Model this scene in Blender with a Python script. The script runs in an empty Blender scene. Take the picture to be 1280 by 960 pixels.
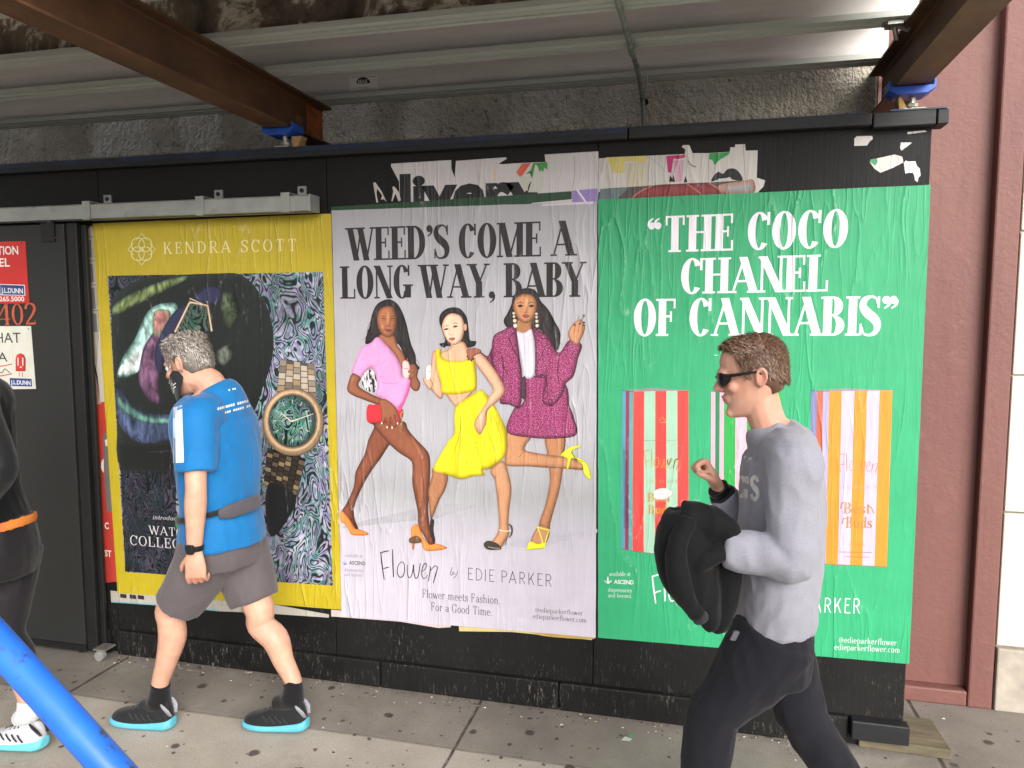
import bpy, bmesh, math, random
import numpy as np
from mathutils import Vector, Matrix, noise as mnoise
from mathutils.bvhtree import BVHTree
from mathutils.geometry import tessellate_polygon
scene = bpy.context.scene
COL = scene.collection
rnd = random.Random(7)
R = math.radians

# ---------------------------------------------------------------- camera
FPX, PITCH, YAW, CAMH, CAMD = 946.0, R(5.13), R(13.95), 1.72, 3.158
cd = bpy.data.cameras.new('camera'); cam = bpy.data.objects.new('camera', cd); COL.objects.link(cam)
cd.sensor_width = 36; cd.lens = 36*FPX/1280; cd.clip_end = 2000; cd.clip_start = .05
cam.location = (0, -CAMD, CAMH); cam.rotation_euler = (R(90)-PITCH, 0, YAW)
scene.camera = cam

# ---------------------------------------------------------------- sky, sun, exposure
SUN_EL, SUN_AZ = R(27), R(146)          # azimuth: clockwise from +Y (the wall), so the sun is behind-right of the viewer
w = bpy.data.worlds.new('World'); scene.world = w; w.use_nodes = True
wn = w.node_tree; wn.nodes.clear()
sky = wn.nodes.new('ShaderNodeTexSky'); sky.sky_type = 'NISHITA'; sky.sun_disc = False
sky.sun_elevation = SUN_EL; sky.sun_rotation = SUN_AZ; sky.dust_density = 4; sky.ozone_density = .6; sky.air_density = 1
hs = wn.nodes.new('ShaderNodeHueSaturation'); hs.inputs['Saturation'].default_value = .22
bg = wn.nodes.new('ShaderNodeBackground'); bg.inputs['Strength'].default_value = .15
wo = wn.nodes.new('ShaderNodeOutputWorld')
wn.links.new(sky.outputs[0], hs.inputs['Color']); wn.links.new(hs.outputs[0], bg.inputs['Color']); wn.links.new(bg.outputs[0], wo.inputs['Surface'])
sl = bpy.data.lights.new('sun', 'SUN'); sl.energy = 1.0; sl.angle = R(42); sl.color = (1, .965, .92)
sun = bpy.data.objects.new('sun', sl); COL.objects.link(sun)
sd = Vector((math.sin(SUN_AZ)*math.cos(SUN_EL), math.cos(SUN_AZ)*math.cos(SUN_EL), math.sin(SUN_EL)))
sun.rotation_euler = sd.to_track_quat('Z', 'Y').to_euler(); sun.location = (3, -6, 8)
vs = scene.view_settings; vs.view_transform = 'Standard'; vs.look = 'None'; vs.gamma = 1; vs.exposure = .86; vs.use_curve_mapping = False
scene.cycles.max_bounces = 8; scene.cycles.diffuse_bounces = 4

# ---------------------------------------------------------------- measured geometry of the place
_cy, _sy, _cp, _sp = math.cos(YAW), math.sin(YAW), math.cos(PITCH), math.sin(PITCH)
_F = Vector((-_sy*_cp, _cy*_cp, -_sp)); _R = Vector((_cy, _sy, 0)); _U = _R.cross(_F); _C = Vector((0, -CAMD, CAMH))
def ray(px, py): return _R*((px-640)/FPX) + _U*((480-py)/FPX) + _F
def at_y(px, py, y=0.0):
    """measured point on the vertical plane at depth y (photo measurement -> metres)"""
    d = ray(px, py); return _C + d*((y-_C.y)/d.y)
def at_z(px, py, z=0.0):
    d = ray(px, py); return _C + d*((z-_C.z)/d.z)

# ---------------------------------------------------------------- mesh helpers
def srgb(c):
    """'#rrggbb' or 0-255 triple -> linear rgba"""
    if isinstance(c, str): c = [int(c[i:i+2], 16) for i in (1, 3, 5)]
    return tuple(((v/255)/12.92 if v/255 <= .04045 else ((v/255+.055)/1.055)**2.4) for v in c[:3]) + (1,)

class MB:
    """collects geometry for ONE mesh object"""
    def __init__(s): s.v = []; s.f = []; s.m = []; s.c = []
    def add(s, vs, fs, mi=0, col=None):
        b = len(s.v); s.v += [tuple(v) for v in vs]; s.f += [tuple(i+b for i in f) for f in fs]; s.m += [mi]*len(fs)
        if col is None: s.c += [(1, 1, 1, 1)]*len(vs)
        elif isinstance(col, list): s.c += col
        else: s.c += [col]*len(vs)
        return s
    def box(s, x0, x1, y0, y1, z0, z1, mi=0, col=None):
        return s.add([(x0,y0,z0),(x1,y0,z0),(x1,y1,z0),(x0,y1,z0),(x0,y0,z1),(x1,y0,z1),(x1,y1,z1),(x0,y1,z1)],
              [(0,3,2,1),(4,5,6,7),(0,1,5,4),(1,2,6,5),(2,3,7,6),(3,0,4,7)], mi, col)
    def prism(s, poly, axis, a, b, mi=0):
        """extrude a 2-D outline along an axis between a and b"""
        n = len(poly)
        P = {'x': lambda p, t: (t, p[0], p[1]), 'y': lambda p, t: (p[0], t, p[1]), 'z': lambda p, t: (p[0], p[1], t)}[axis]
        vs = [P(p, a) for p in poly] + [P(p, b) for p in poly]
        fs = [tuple(range(n))[::-1], tuple(range(n, 2*n))] + [(i, (i+1) % n, n+(i+1) % n, n+i) for i in range(n)]
        return s.add(vs, fs, mi)
    def tube(s, pts, rad, n=12, mi=0, cap=True, side=None, col=None):
        """tube through pts; rad = number, (rx, ry) or a list of either; rx along 'side', ry across"""
        pts = [Vector(p) for p in pts]; k = len(pts)
        if not isinstance(rad, list): rad = [rad]*k
        rad = [(r, r) if not isinstance(r, (tuple, list)) else r for r in rad]
        vs = []; prev = None
        for i, p in enumerate(pts):
            t = (pts[min(i+1, k-1)] - pts[max(i-1, 0)])
            t = t.normalized() if t.length > 1e-9 else Vector((0, 0, 1))
            if side is not None:
                sv = Vector(side[i] if isinstance(side, list) else side); a = sv - t*sv.dot(t)
                a = a.normalized() if a.length > 1e-6 else t.orthogonal().normalized()
            elif prev is None: a = t.orthogonal().normalized()
            else:
                a = prev - t*prev.dot(t); a = a.normalized() if a.length > 1e-6 else t.orthogonal().normalized()
            prev = a; b = t.cross(a)
            for j in range(n):
                q = 2*math.pi*j/n
                vs.append(p + a*(rad[i][0]*math.cos(q)) + b*(rad[i][1]*math.sin(q)))
        fs = [(i*n+j, i*n+(j+1) % n, (i+1)*n+(j+1) % n, (i+1)*n+j) for i in range(k-1) for j in range(n)]
        if cap: fs += [tuple(range(n))[::-1], tuple(range((k-1)*n, k*n))]
        return s.add(vs, fs, mi, col)
    def ball(s, c, r, seg=14, rings=9, mi=0, rot=None, col=None):
        """ellipsoid"""
        r = (r, r, r) if not isinstance(r, (tuple, list)) else r
        M = rot if rot is not None else Matrix.Identity(3); c = Vector(c)
        vs = [c + M @ Vector((0, 0, r[2]))]
        for i in range(1, rings):
            a = math.pi*i/rings
            for j in range(seg):
                q = 2*math.pi*j/seg
                vs.append(c + M @ Vector((r[0]*math.sin(a)*math.cos(q), r[1]*math.sin(a)*math.sin(q), r[2]*math.cos(a))))
        vs.append(c + M @ Vector((0, 0, -r[2]))); L = len(vs)-1
        fs = [(0, 1+j, 1+(j+1) % seg) for j in range(seg)]
        fs += [(1+i*seg+j, 1+(i+1)*seg+j, 1+(i+1)*seg+(j+1) % seg, 1+i*seg+(j+1) % seg) for i in range(rings-2) for j in range(seg)]
        fs += [(L, 1+(rings-2)*seg+(j+1) % seg, 1+(rings-2)*seg+j) for j in range(seg)]
        return s.add(vs, fs, mi, col)
    def obj(s, name, mats, parent=None, origin=None, smooth=False, bevel=0, kind=None):
        o = base_origin(parent) if parent is not None else Vector(origin or (0, 0, 0))
        me = bpy.data.meshes.new(name)
        me.from_pydata([tuple(Vector(v)-o) for v in s.v], [], s.f)
        for m in (mats if isinstance(mats, list) else [mats]): me.materials.append(m)
        me.polygons.foreach_set('material_index', s.m)
        at = me.color_attributes.new('Col', 'FLOAT_COLOR', 'POINT')
        at.data.foreach_set('color', np.array(s.c, dtype=np.float32).ravel())
        me.validate(); me.update()
        if smooth: me.polygons.foreach_set('use_smooth', [True]*len(me.polygons))
        ob = bpy.data.objects.new(name, me); COL.objects.link(ob)
        if parent is not None: ob.parent = parent
        else: ob.location = o
        if bevel:
            b = ob.modifiers.new('bevel', 'BEVEL'); b.width = bevel; b.segments = 2; b.limit_method = 'ANGLE'
        if kind: ob['kind'] = kind
        return ob
def base_origin(o):
    v = Vector((0, 0, 0))
    while o is not None: v += o.location; o = o.parent
    return v
def tag(o, label, cat, group=None):
    o['label'] = label; o['category'] = cat
    if group: o['group'] = group
    return o
def thing(name, loc, label, cat, group=None):
    o = bpy.data.objects.new(name, None); COL.objects.link(o); o.location = loc; o.empty_display_size = .1
    return tag(o, label, cat, group)

# ---------------------------------------------------------------- material helpers
class NT:
    def __init__(s, name):
        s.m = bpy.data.materials.new(name); s.m.use_nodes = True; s.t = s.m.node_tree; s.t.nodes.clear()
        s.out = s.n('ShaderNodeOutputMaterial'); s.b = s.n('ShaderNodeBsdfPrincipled'); s.l(s.b, 0, s.out, 0)
        s._pos = None
    def n(s, typ, **kw):
        x = s.t.nodes.new(typ)
        for k, v in kw.items():
            if k in x.inputs: x.inputs[k].default_value = v
            else: setattr(x, k, v)
        return x
    def l(s, a, ao, b, bi): s.t.links.new(a.outputs[ao], b.inputs[bi])
    def pos(s, scale=(1, 1, 1)):
        if s._pos is None: s._pos = s.n('ShaderNodeNewGeometry')
        mp = s.n('ShaderNodeMapping'); mp.inputs['Scale'].default_value = scale; s.l(s._pos, 'Position', mp, 0); return mp
    def noise(s, scale, st=(1, 1, 1), detail=4, rough=.55, dist=0):
        x = s.n('ShaderNodeTexNoise', Scale=scale, Detail=detail, Roughness=rough, Distortion=dist); s.l(s.pos(st), 0, x, 'Vector'); return x
    def ramp(s, src, so, stops, interp='LINEAR'):
        r = s.n('ShaderNodeValToRGB'); r.color_ramp.interpolation = interp
        while len(r.color_ramp.elements) < len(stops): r.color_ramp.elements.new(.5)
        for e, (p, c) in zip(r.color_ramp.elements, stops):
            e.position = p; e.color = c if not isinstance(c, (int, float)) else (c, c, c, 1)
        s.l(src, so, r, 0); return r
    def mix(s, fac, a, b, mode='MIX'):
        x = s.n('ShaderNodeMix', data_type='RGBA', blend_type=mode)
        for sock, v in ((0, fac), (6, a), (7, b)):
            if isinstance(v, tuple) and len(v) == 2 and hasattr(v[0], 'outputs'): s.t.links.new(v[0].outputs[v[1]], x.inputs[sock])
            else: x.inputs[sock].default_value = v
        return x
    def math(s, op, a, b=None, c=None):
        x = s.n('ShaderNodeMath', operation=op)
        for i, v in enumerate((a, b, c)):
            if v is None: continue
            if isinstance(v, tuple): s.t.links.new(v[0].outputs[v[1]], x.inputs[i])
            else: x.inputs[i].default_value = v
        return x
    def bump(s, src, so, strength, dist, prev=None):
        x = s.n('ShaderNodeBump', Strength=strength, Distance=dist); s.l(src, so, x, 'Height')
        if prev: s.l(prev, 0, x, 'Normal')
        return x
    def done(s, color=None, rough=None, metal=None, normal=None, spec=None):
        def put(k, v):
            if v is None: return
            if isinstance(v, tuple) and len(v) == 2 and hasattr(v[0], 'outputs'): s.t.links.new(v[0].outputs[v[1]], s.b.inputs[k])
            else: s.b.inputs[k].default_value = v
        put('Base Color', color); put('Roughness', rough); put('Metallic', metal); put('Specular IOR Level', spec)
        if normal: s.l(normal, 0, s.b, 'Normal')
        return s.m

def simple(name, col, rough=.6, metal=0, var=.25, nscale=14, bscale=60, bstr=.15, bdist=.002, st=(1, 1, 1), spec=.5, dirt=None, dirt_at=(.55, .7), dscale=6):
    """base colour with slow variation, optional dirt patches and a fine bump"""
    t = NT(name); c = srgb(col)
    n1 = t.noise(nscale, st)
    lo = tuple(max(0, v*(1-var)) for v in c[:3])+(1,); hi = tuple(min(1, v*(1+var)) for v in c[:3])+(1,)
    r = t.ramp(n1, 0, [(.3, lo), (.7, hi)]); src = (r, 0)
    if dirt:
        n3 = t.noise(dscale, st, 8, .65, .4); f = t.ramp(n3, 0, [(dirt_at[0], 0.0), (dirt_at[1], 1.0)])
        src = (t.mix((f, 0), src, srgb(dirt)), 2)
    bn = t.noise(bscale, st, 5); b = t.bump(bn, 0, bstr, bdist)
    rr = t.ramp(n1, 0, [(.3, max(0, rough-.08)), (.7, min(1, rough+.08))])
    return t.done(src, (rr, 0), metal, b, spec)
# ================================================================ STRUCTURE
def concrete_mat():
    t = NT('sidewalk_concrete')
    g = t.n('ShaderNodeNewGeometry'); sp = t.n('ShaderNodeSeparateXYZ'); t.l(g, 'Position', sp, 0)
    wob = t.noise(1.1, (1, 1, 1), 3); wv = t.math('MULTIPLY_ADD', (wob, 0), .03, -.015)
    yy = t.math('ADD', (sp, 1), (wv, 0)); xx = t.math('ADD', (sp, 0), (wv, 0))
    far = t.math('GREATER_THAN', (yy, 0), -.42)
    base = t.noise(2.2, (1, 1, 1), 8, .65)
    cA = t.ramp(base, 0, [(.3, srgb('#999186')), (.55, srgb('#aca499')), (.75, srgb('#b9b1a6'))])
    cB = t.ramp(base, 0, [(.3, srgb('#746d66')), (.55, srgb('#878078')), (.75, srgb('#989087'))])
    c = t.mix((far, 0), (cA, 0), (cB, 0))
    fine = t.noise(170, (1, 1, 1), 3, .7)
    fr = t.ramp(fine, 0, [(.3, .72), (.55, 1.0), (.75, 1.22)])
    c = t.mix(1.0, (c, 2), (fr, 0), 'MULTIPLY')
    # grime close to the hoarding
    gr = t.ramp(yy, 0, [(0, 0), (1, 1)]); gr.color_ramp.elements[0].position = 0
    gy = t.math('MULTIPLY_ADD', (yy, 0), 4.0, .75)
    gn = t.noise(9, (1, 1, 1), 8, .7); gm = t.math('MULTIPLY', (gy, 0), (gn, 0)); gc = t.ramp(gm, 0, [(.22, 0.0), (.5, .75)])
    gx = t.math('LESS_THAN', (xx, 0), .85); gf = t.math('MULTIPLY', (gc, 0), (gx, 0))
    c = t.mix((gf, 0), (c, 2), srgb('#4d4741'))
    # old gum: round-ish dark spots of different size
    for sc, th, sd in ((5.0, .58, 0.0), (11.0, .74, 3.7), (17.0, .86, 7.1)):
        mp = t.pos((1, 1, 0)); mp.inputs['Location'].default_value = (sd, sd*.7, 0)
        nd = t.noise(26, (1, 1, 1), 2); dv = t.n('ShaderNodeVectorMath', operation='SCALE'); dv.inputs['Scale'].default_value = .02; t.l(nd, 1, dv, 0)
        ad = t.n('ShaderNodeVectorMath', operation='ADD'); t.l(mp, 0, ad, 0); t.l(dv, 0, ad, 1)
        v = t.n('ShaderNodeTexVoronoi', Scale=sc, voronoi_dimensions='2D'); t.l(ad, 0, v, 'Vector')
        cs = t.n('ShaderNodeSeparateColor'); t.l(v, 'Color', cs, 0)
        on = t.math('GREATER_THAN', (cs, 0), th); rad = t.math('MULTIPLY_ADD', (cs, 1), .11, .03)
        dd = t.math('SUBTRACT', (rad, 0), (v, 'Distance')); mm = t.ramp(dd, 0, [(0, 0.0), (.04, .85)])
        fac = t.math('MULTIPLY', (mm, 0), (on, 0))
        c = t.mix((fac, 0), (c, 2), srgb('#3d3733'))
    # broad stains
    st_ = t.noise(1.6, (1, 1.6, 1), 6, .7, .5); c = t.mix((t.ramp(st_, 0, [(.56, 0.0), (.7, .4)]), 0), (c, 2), srgb('#5c544b'))
    # joints
    def line(coord, at, wd):
        d = t.math('ABSOLUTE', (t.math('SUBTRACT', (coord, 0), at), 0)); return t.ramp(d, 0, [(wd*.5, 1.0), (wd, 0.0)])
    j1 = t.math('MULTIPLY', (line(yy, -.42, .010), 0), .45); j2 = line(xx, -.92, .008); j3 = line(xx, -2.78, .011); j4 = line(xx, .94, .011); j5 = line(yy, -2.0, .012)
    js = t.math('MAXIMUM', (j1, 0), (t.math('MAXIMUM', (j2, 0), (t.math('MAXIMUM', (j3, 0), (t.math('MAXIMUM', (j4, 0), (j5, 0)), 0)), 0)), 0))
    jn = t.noise(22, (1, 1, 1), 5, .7); jm = t.math('MULTIPLY', (js, 0), (t.ramp(jn, 0, [(.25, .35), (.6, 1.0)]), 0))
    c = t.mix((jm, 0), (c, 2), srgb('#3f3a35'))
    # rougher, paler concrete to the right of the hoarding
    hb = t.math('SUBTRACT', (t.math('MULTIPLY', (fine, 0), .5), 0), (t.math('MULTIPLY', (js, 0), 2.0), 0))
    b = t.bump(hb, 0, .5, .004)
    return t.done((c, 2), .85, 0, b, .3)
M_conc = concrete_mat()
M_asph = simple('asphalt', '#686766', .9, bscale=140, bstr=.5, bdist=.004)
M_kerb = simple('kerb_concrete', '#9a948b', .85)
g = MB(); g.box(-400, 400, -400, 400, -.33, -.13); g.obj('ground', M_asph, kind='structure')
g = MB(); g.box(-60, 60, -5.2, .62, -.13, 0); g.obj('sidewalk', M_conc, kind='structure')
g = MB(); g.box(-60, 60, -5.36, -5.203, -.13, -.003); g.obj('kerb', M_kerb, kind='structure', bevel=.02)

# ---- building front behind the hoarding
t = NT('painted_rough_stone')
n1 = t.noise(3.5, (1, 1, 1), 5); n2 = t.noise(52, (1, 1, .8), 3, .6); n3 = t.noise(28, (1, 1, 1), 6, .7)
c = t.ramp(n1, 0, [(.3, srgb('#a79f90')), (.55, srgb('#c0b8a6')), (.8, srgb('#d2cab8'))])
pit = t.ramp(n3, 0, [(.3, 1.0), (.42, 0.0)]); c2 = t.mix((pit, 0), (c, 0), srgb('#5a5346'))
b = t.bump(n2, 0, 1.0, .035); b = t.bump(n3, 0, .25, .008, b); gl = t.noise(2.2, (1, 1, .3), 2)
M_stone = t.done((c2, 2), (t.ramp(gl, 0, [(.44, .07), (.56, .40)]), 0), 0, b, 1.0)
stone = thing('stone_facade', (-3.6, .45, 0), 'rough grey-brown stone building front rising just behind the black hoarding', 'building')
g = MB(); g.box(-9, .712, .452, .9, 2.585, 7.5); g.obj('wall', M_stone, stone, bevel=.012)
g = MB(); g.box(.27, .70, .456, .9, 2.50, 2.582); g.obj('lintel', M_stone, stone, bevel=.03)
g = MB(); g.box(-9, .66, .62, .9, 0, 2.498); g.obj('inner_wall', simple('dark_inner_wall', '#26231f', .9), stone)
M_black_hole = simple('black_hole', '#050505', .9)
g = MB(); p = at_y(806, 128, .448); g.tube([(p.x, .440, p.z), (p.x, .451, p.z)], .016, 16); g.obj('drain_hole', M_black_hole, stone)

t = NT('brown_painted_stucco')
n1 = t.noise(2.2, (1, 1, .5), 5); n2 = t.noise(55, (1, 1, 1), 5, .6); n3 = t.noise(9, (1, 1, 1), 7, .7)
c = t.ramp(n1, 0, [(.3, srgb('#6f4843')), (.7, srgb('#7a524a'))])
n4 = t.noise(7, (3, 3, .25), 6, .65); c = t.mix((t.ramp(n4, 0, [(.5, 0.0), (.72, .35)]), 0), (c, 0), srgb('#5c3b37')); sp = t.ramp(n3, 0, [(.58, 0.0), (.76, .4)]); c2 = t.mix((sp, 0), (c, 2), srgb('#8a645b'))
b = t.bump(n2, 0, .35, .006); b = t.bump(n3, 0, .25, .012, b)
M_brown = t.done((c2, 2), .55, 0, b, .4)
pil = thing('brown_pilaster', (1.1, .43, 0), 'tall brick-brown painted pilaster with a recessed panel, right of the black hoarding', 'pilaster')
g = MB(); g.box(.722, 1.178, .485, .9, .072, 7.5); g.obj('recessed_panel', M_brown, pil)
g = MB(); g.box(1.178, 1.275, .43, .9, 0, 7.5); g.obj('frame_side', M_brown, pil, bevel=.008)
g = MB(); g.box(.66, 1.176, .432, .9, 0, .07); g.obj('frame_base', M_brown, pil, bevel=.008)

t = NT('cream_limestone')
n1 = t.noise(3, (1, 1, 1), 5); n2 = t.noise(90, (1, 1, 1), 4)
c = t.ramp(n1, 0, [(.3, srgb('#c9c3b7')), (.7, srgb('#d6d1c6'))]); b = t.bump(n2, 0, .2, .003)
M_cream = t.done((c, 0), .7, 0, b, .4)
M_plinth = simple('grey_limestone', '#a39a8d', .8, var=.2, dirt='#857b6e')
cream = thing('cream_stone_wall', (2.5, .44, 0), 'smooth cream limestone wall of large jointed blocks beside the brown pilaster', 'wall')
zs = [0, .29, .885, 1.475, 2.075, 2.67, 3.27, 3.87, 4.5, 5.1, 5.7, 6.3, 6.9, 7.5]
for i in range(len(zs)-1):
    xs = [1.283, 2.6, 4.2, 5.8, 7.4, 9.0] if i % 2 else [1.283, 1.9, 3.4, 5.0, 6.6, 9.0]
    if i == 0: xs = [1.283, 3, 6, 9]
    for x0, x1 in zip(xs, xs[1:]):
        g = MB(); g.box(x0, x1-.007, .442 if i else .425, .9, zs[i], zs[i+1]-.008); g.obj('plinth_block' if i == 0 else 'stone_block', M_plinth if i == 0 else M_cream, cream, bevel=.006)
g = MB(); g.box(1.283, 9, .455, .89, .05, 7.45); g.obj('mortar', simple('mortar', '#97907f', .9), cream)

# ---- plywood hoarding painted black
t = NT('black_painted_plywood')
n1 = t.noise(2.5, (1, 1, 1), 6, .6); n2 = t.noise(30, (2.4, 1, .14), 6, .65); n3 = t.noise(85, (1.5, 1, .30), 5, .75); n4 = t.noise(4.2, (1, 1, 1.6), 4, .65)
c = t.ramp(n1, 0, [(.3, srgb('#0d0d0d')), (.7, srgb('#1a1918'))])
g2 = t.n('ShaderNodeNewGeometry'); sp = t.n('ShaderNodeSeparateXYZ'); t.l(g2, 'Position', sp, 0)
low = t.ramp(sp, 2, [(.10, 1.0), (.42, .12)])          # scuffs are worst near the ground
sc = t.math('MULTIPLY', (t.ramp(n3, 0, [(.56, 0.0), (.70, 1.0)]), 0), (t.ramp(n4, 0, [(.44, .03), (.66, 1.0)]), 0)); sc = t.math('MULTIPLY', (sc, 0), (low, 0))
c2 = t.mix((t.math('MULTIPLY', (sc, 0), .8), 0), (c, 0), srgb('#9a9388'))
b = t.bump(n2, 0, .5, .004)
M_ply = t.done((c2, 2), (t.ramp(n1, 0, [(.3, .5), (.7, .7)]), 0), 0, b, .25)
M_blacktrim = simple('black_painted_timber', '#121317', .6, bscale=26, st=(.15, 1, 3), bstr=.4, dirt='#3a3a3c', dirt_at=(.6, .72))
M_bluetop = simple('worn_blue_paint', '#2b4fa0', .5, dirt='#23262e', dirt_at=(.4, .6), dscale=9)
fence = thing('plywood_hoarding', (-.9, 0, 0), 'long black painted plywood hoarding covered in pasted posters, with a timber cap', 'hoarding')
xs = [-9, -6.9, -4.7, -2.86, -1.64, -.42, .818]
for x0, x1 in zip(xs, xs[1:]):
    g = MB(); g.box(x0, x1-.004, .0, .02, .0, 2.445); g.obj('plywood_panel', M_ply, fence, bevel=.002)
g = MB(); g.box(-9, .806, .021, .06, 0, 2.44); g.obj('stud_frame', M_blacktrim, fence)
for x0, x1 in ((-9, -4.2), (-4.195, -.3), (-.295, .60), (.604, .815)):
    g = MB(); g.box(x0, x1, -.045, .05, 2.415 if x1 > .6 else 2.425, 2.470); g.obj('top_plate', M_blacktrim, fence, bevel=.004)
g = MB(); g.box(.820, .858, -.043, .05, 2.416, 2.469); g.obj('plate_end', M_blacktrim, fence, bevel=.004)
M_navy = simple('navy_edge_paint', '#18223c', .55, dirt='#14161c', dirt_at=(.45, .6), dscale=7)
g = MB(); g.box(-9, -.3, -.0465, -.0452, 2.448, 2.469); g.obj('navy_edge', M_navy, fence)
g = MB(); g.box(-9, .59, -.03, .046, 2.4702, 2.474); g.box(.66, .85, -.046, .048, 2.4702, 2.476); g.obj('blue_cap_strip', M_bluetop, fence)
for x0, x1 in ((-9, -2.9), (-2.85, -1.41), (-1.405, -.57), (-.565, .605)):
    g = MB(); g.box(x0, x1, -.03, -.002, 0, .125); g.obj('baseboard', M_ply, fence, bevel=.006)
g = MB(); g.box(.615, .826, -.055, -.003, .046, .125); g.obj('corner_block', M_blacktrim, fence, bevel=.006)
# ================================================================ SIDEWALK SHED
t = NT('galvanised_aluminium')
n1 = t.noise(2.0, (1, 1, 1), 4); n2 = t.noise(40, (.04, 1, 1), 4, .6); n3 = t.noise(5, (.4, 1, 1), 6, .65)
c = t.ramp(n2, 0, [(.3, srgb('#d6d1cd')), (.7, srgb('#e4e0dc'))]); d = t.ramp(n3, 0, [(.5, 0.0), (.78, .6)])
c2 = t.mix((d, 0), (c, 0), srgb('#b8aea8')); b = t.bump(n2, 0, .12, .002)
M_alu = t.done((c2, 2), (t.ramp(n1, 0, [(.3, .32), (.7, .48)]), 0), .12, b, .5)
M_flange = simple('shaded_aluminium_flange', '#b4b6ae', .45, .1, var=.12, nscale=30, st=(.05, 1, 1), bscale=40, bstr=.05)  # same metal as the web, its colour darkened as shade on the underside
t = NT('dirty_timber_joist')
n1 = t.noise(4, (1, 1, 1), 8, .7, .6); n2 = t.noise(40, (.1, 1, 1), 4)
c = t.ramp(n1, 0, [(.35, srgb('#4a4038')), (.50, srgb('#6e6154')), (.58, srgb('#cfc6b4')), (.66, srgb('#62564a'))])
M_timber = t.done((c, 0), .85, 0, t.bump(n2, 0, .4, .004), .3)
t = NT('rusted_steel')
n1 = t.noise(6, (1, .5, 1), 8, .65); n2 = t.noise(60, (1, 1, 1), 5, .7); n3 = t.noise(2.2, (1, 1, 1), 4)
c = t.ramp(n1, 0, [(.28, srgb('#3f2a1c')), (.5, srgb('#5a3d28')), (.72, srgb('#745235'))])
c2 = t.mix((t.ramp(n3, 0, [(.45, 0.0), (.7, .5)]), 0), (c, 0), srgb('#4a3226'))
fl = t.ramp(n2, 0, [(.68, 0.0), (.74, .5)]); c3 = t.mix((fl, 0), (c2, 2), srgb('#98755e'))
M_rust = t.done((c3, 2), .62, 0, t.bump(n2, 0, .35, .003), .4)
M_rustbright = simple('fresh_orange_rust', '#a3582b', .7, var=.3, nscale=22, bstr=.4, dirt='#5e3420', dirt_at=(.5, .68), dscale=14)

def i_profile(cx, zb, zt, fw, ft, wt):
    h = fw/2; k = wt/2; e = .007
    return [(cx-h, zb), (cx+h, zb), (cx+h, zb+ft), (cx+k+e, zb+ft), (cx+k, zb+ft+e), (cx+k, zt-ft-e), (cx+k+e, zt-ft), (cx+h, zt-ft), (cx+h, zt), (cx-h, zt),
            (cx-h, zt-ft), (cx-k-e, zt-ft), (cx-k, zt-ft-e), (cx-k, zb+ft+e), (cx-k-e, zb+ft), (cx-h, zb+ft)]
beam_lbl = ['rusty brown steel I-beam reaching over the hoarding at left, orange torch-cut end', 'dark rusty steel I-beam at the right edge of the shed, in front of the brown pilaster']
for cx, y1, lb in ((-1.853, .37, beam_lbl[0]), (.731, .447, beam_lbl[1])):
    root = thing('steel_beam', (cx, 0, 2.56), lb, 'steel beam', 'steel beams of the sidewalk shed')
    g = MB(); g.prism(i_profile(cx, 2.56, 2.745, .114, .009, .008), 'y', -2.5, y1); g.obj('beam', M_rust, root)
    if cx < 0: g = MB(); g.box(cx+.0045, cx+.0056, .21, y1-.002, 2.577, 2.728); g.obj('cut_end', M_rustbright, root)

for _e in (0,):
    # painted shop mark on the left beam's web
    cu = bpy.data.curves.new('t', 'FONT'); cu.body = '101'; cu.size = .052; ob = bpy.data.objects.new('t', cu); COL.objects.link(ob); me_ = bpy.data.meshes.new_from_object(ob.evaluated_get(bpy.context.evaluated_depsgraph_get()))
    g = MB(); g.add([(-1.8478, .10+v.co.x, 2.62+v.co.y) for v in me_.vertices], [tuple(q.vertices) for q in me_.polygons]); bpy.data.objects.remove(ob); bpy.data.curves.remove(cu); bpy.data.meshes.remove(me_)
    g.obj('shop_mark', simple('chalk_mark', '#8d7a63', .8), [o for o in COL.objects if o.name == 'steel_beam'][0])
joists = [(.28, M_alu, M_alu), (-.165, M_alu, M_alu), (-.545, M_alu, M_timber)] + [(-1.56, M_alu, M_timber)]  # only one unseen joist kept beyond the third, so light reaches the webs
jl = ['silvery aluminium joist nearest the stone front, with a white sticker on its web', 'silvery aluminium joist between its near neighbour and the stone front',
      'joist with a bright lower flange and dirt-stained brown web, at the photo top']
for i, (cy, ma, mw) in enumerate(joists):
    lb = jl[i] if i < 3 else 'dirt-stained joist of the shed roof above the walkway, out of the photo'
    root = thing('shed_joist', (-4, cy, 2.747), lb, 'joist', 'joists of the shed roof')
    fl = .05
    g = MB()
    # lower flange with two lips and a centre rib
    prof = [(cy-fl, 2.747), (cy+fl, 2.747), (cy+fl, 2.765), (cy+fl-.006, 2.765), (cy+fl-.006, 2.757), (cy+.006, 2.760), (cy-.006, 2.760), (cy-fl+.006, 2.757), (cy-fl+.006, 2.768), (cy-fl, 2.768)]
    g.prism(prof, 'x', -5, .715); g.box(-5, .715, cy-.02, cy-.014, 2.744, 2.7468); g.box(-5, .715, cy+.018, cy+.024, 2.744, 2.7468); g.obj('lower_flange', M_flange, root)
    g = MB(); h = .028
    g.prism([(cy-.005, 2.7605), (cy+.005, 2.7605), (cy+.005, 2.925), (cy-.005, 2.925)], 'x', -5, .71)
    g.obj('web', mw, root)
    g = MB(); g.box(-5, .715, cy-fl, cy+fl, 2.926, 2.935); g.obj('upper_flange', ma, root)
root = tag(MB().box(-5, .70, -1.62, .40, 2.936, 2.955).obj('roof_decking', M_timber, origin=(-4, -1, 2.936)), 'plywood decking laid over the joists of the sidewalk shed', 'decking')  # deck cut short at street side and left to let more light in

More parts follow.
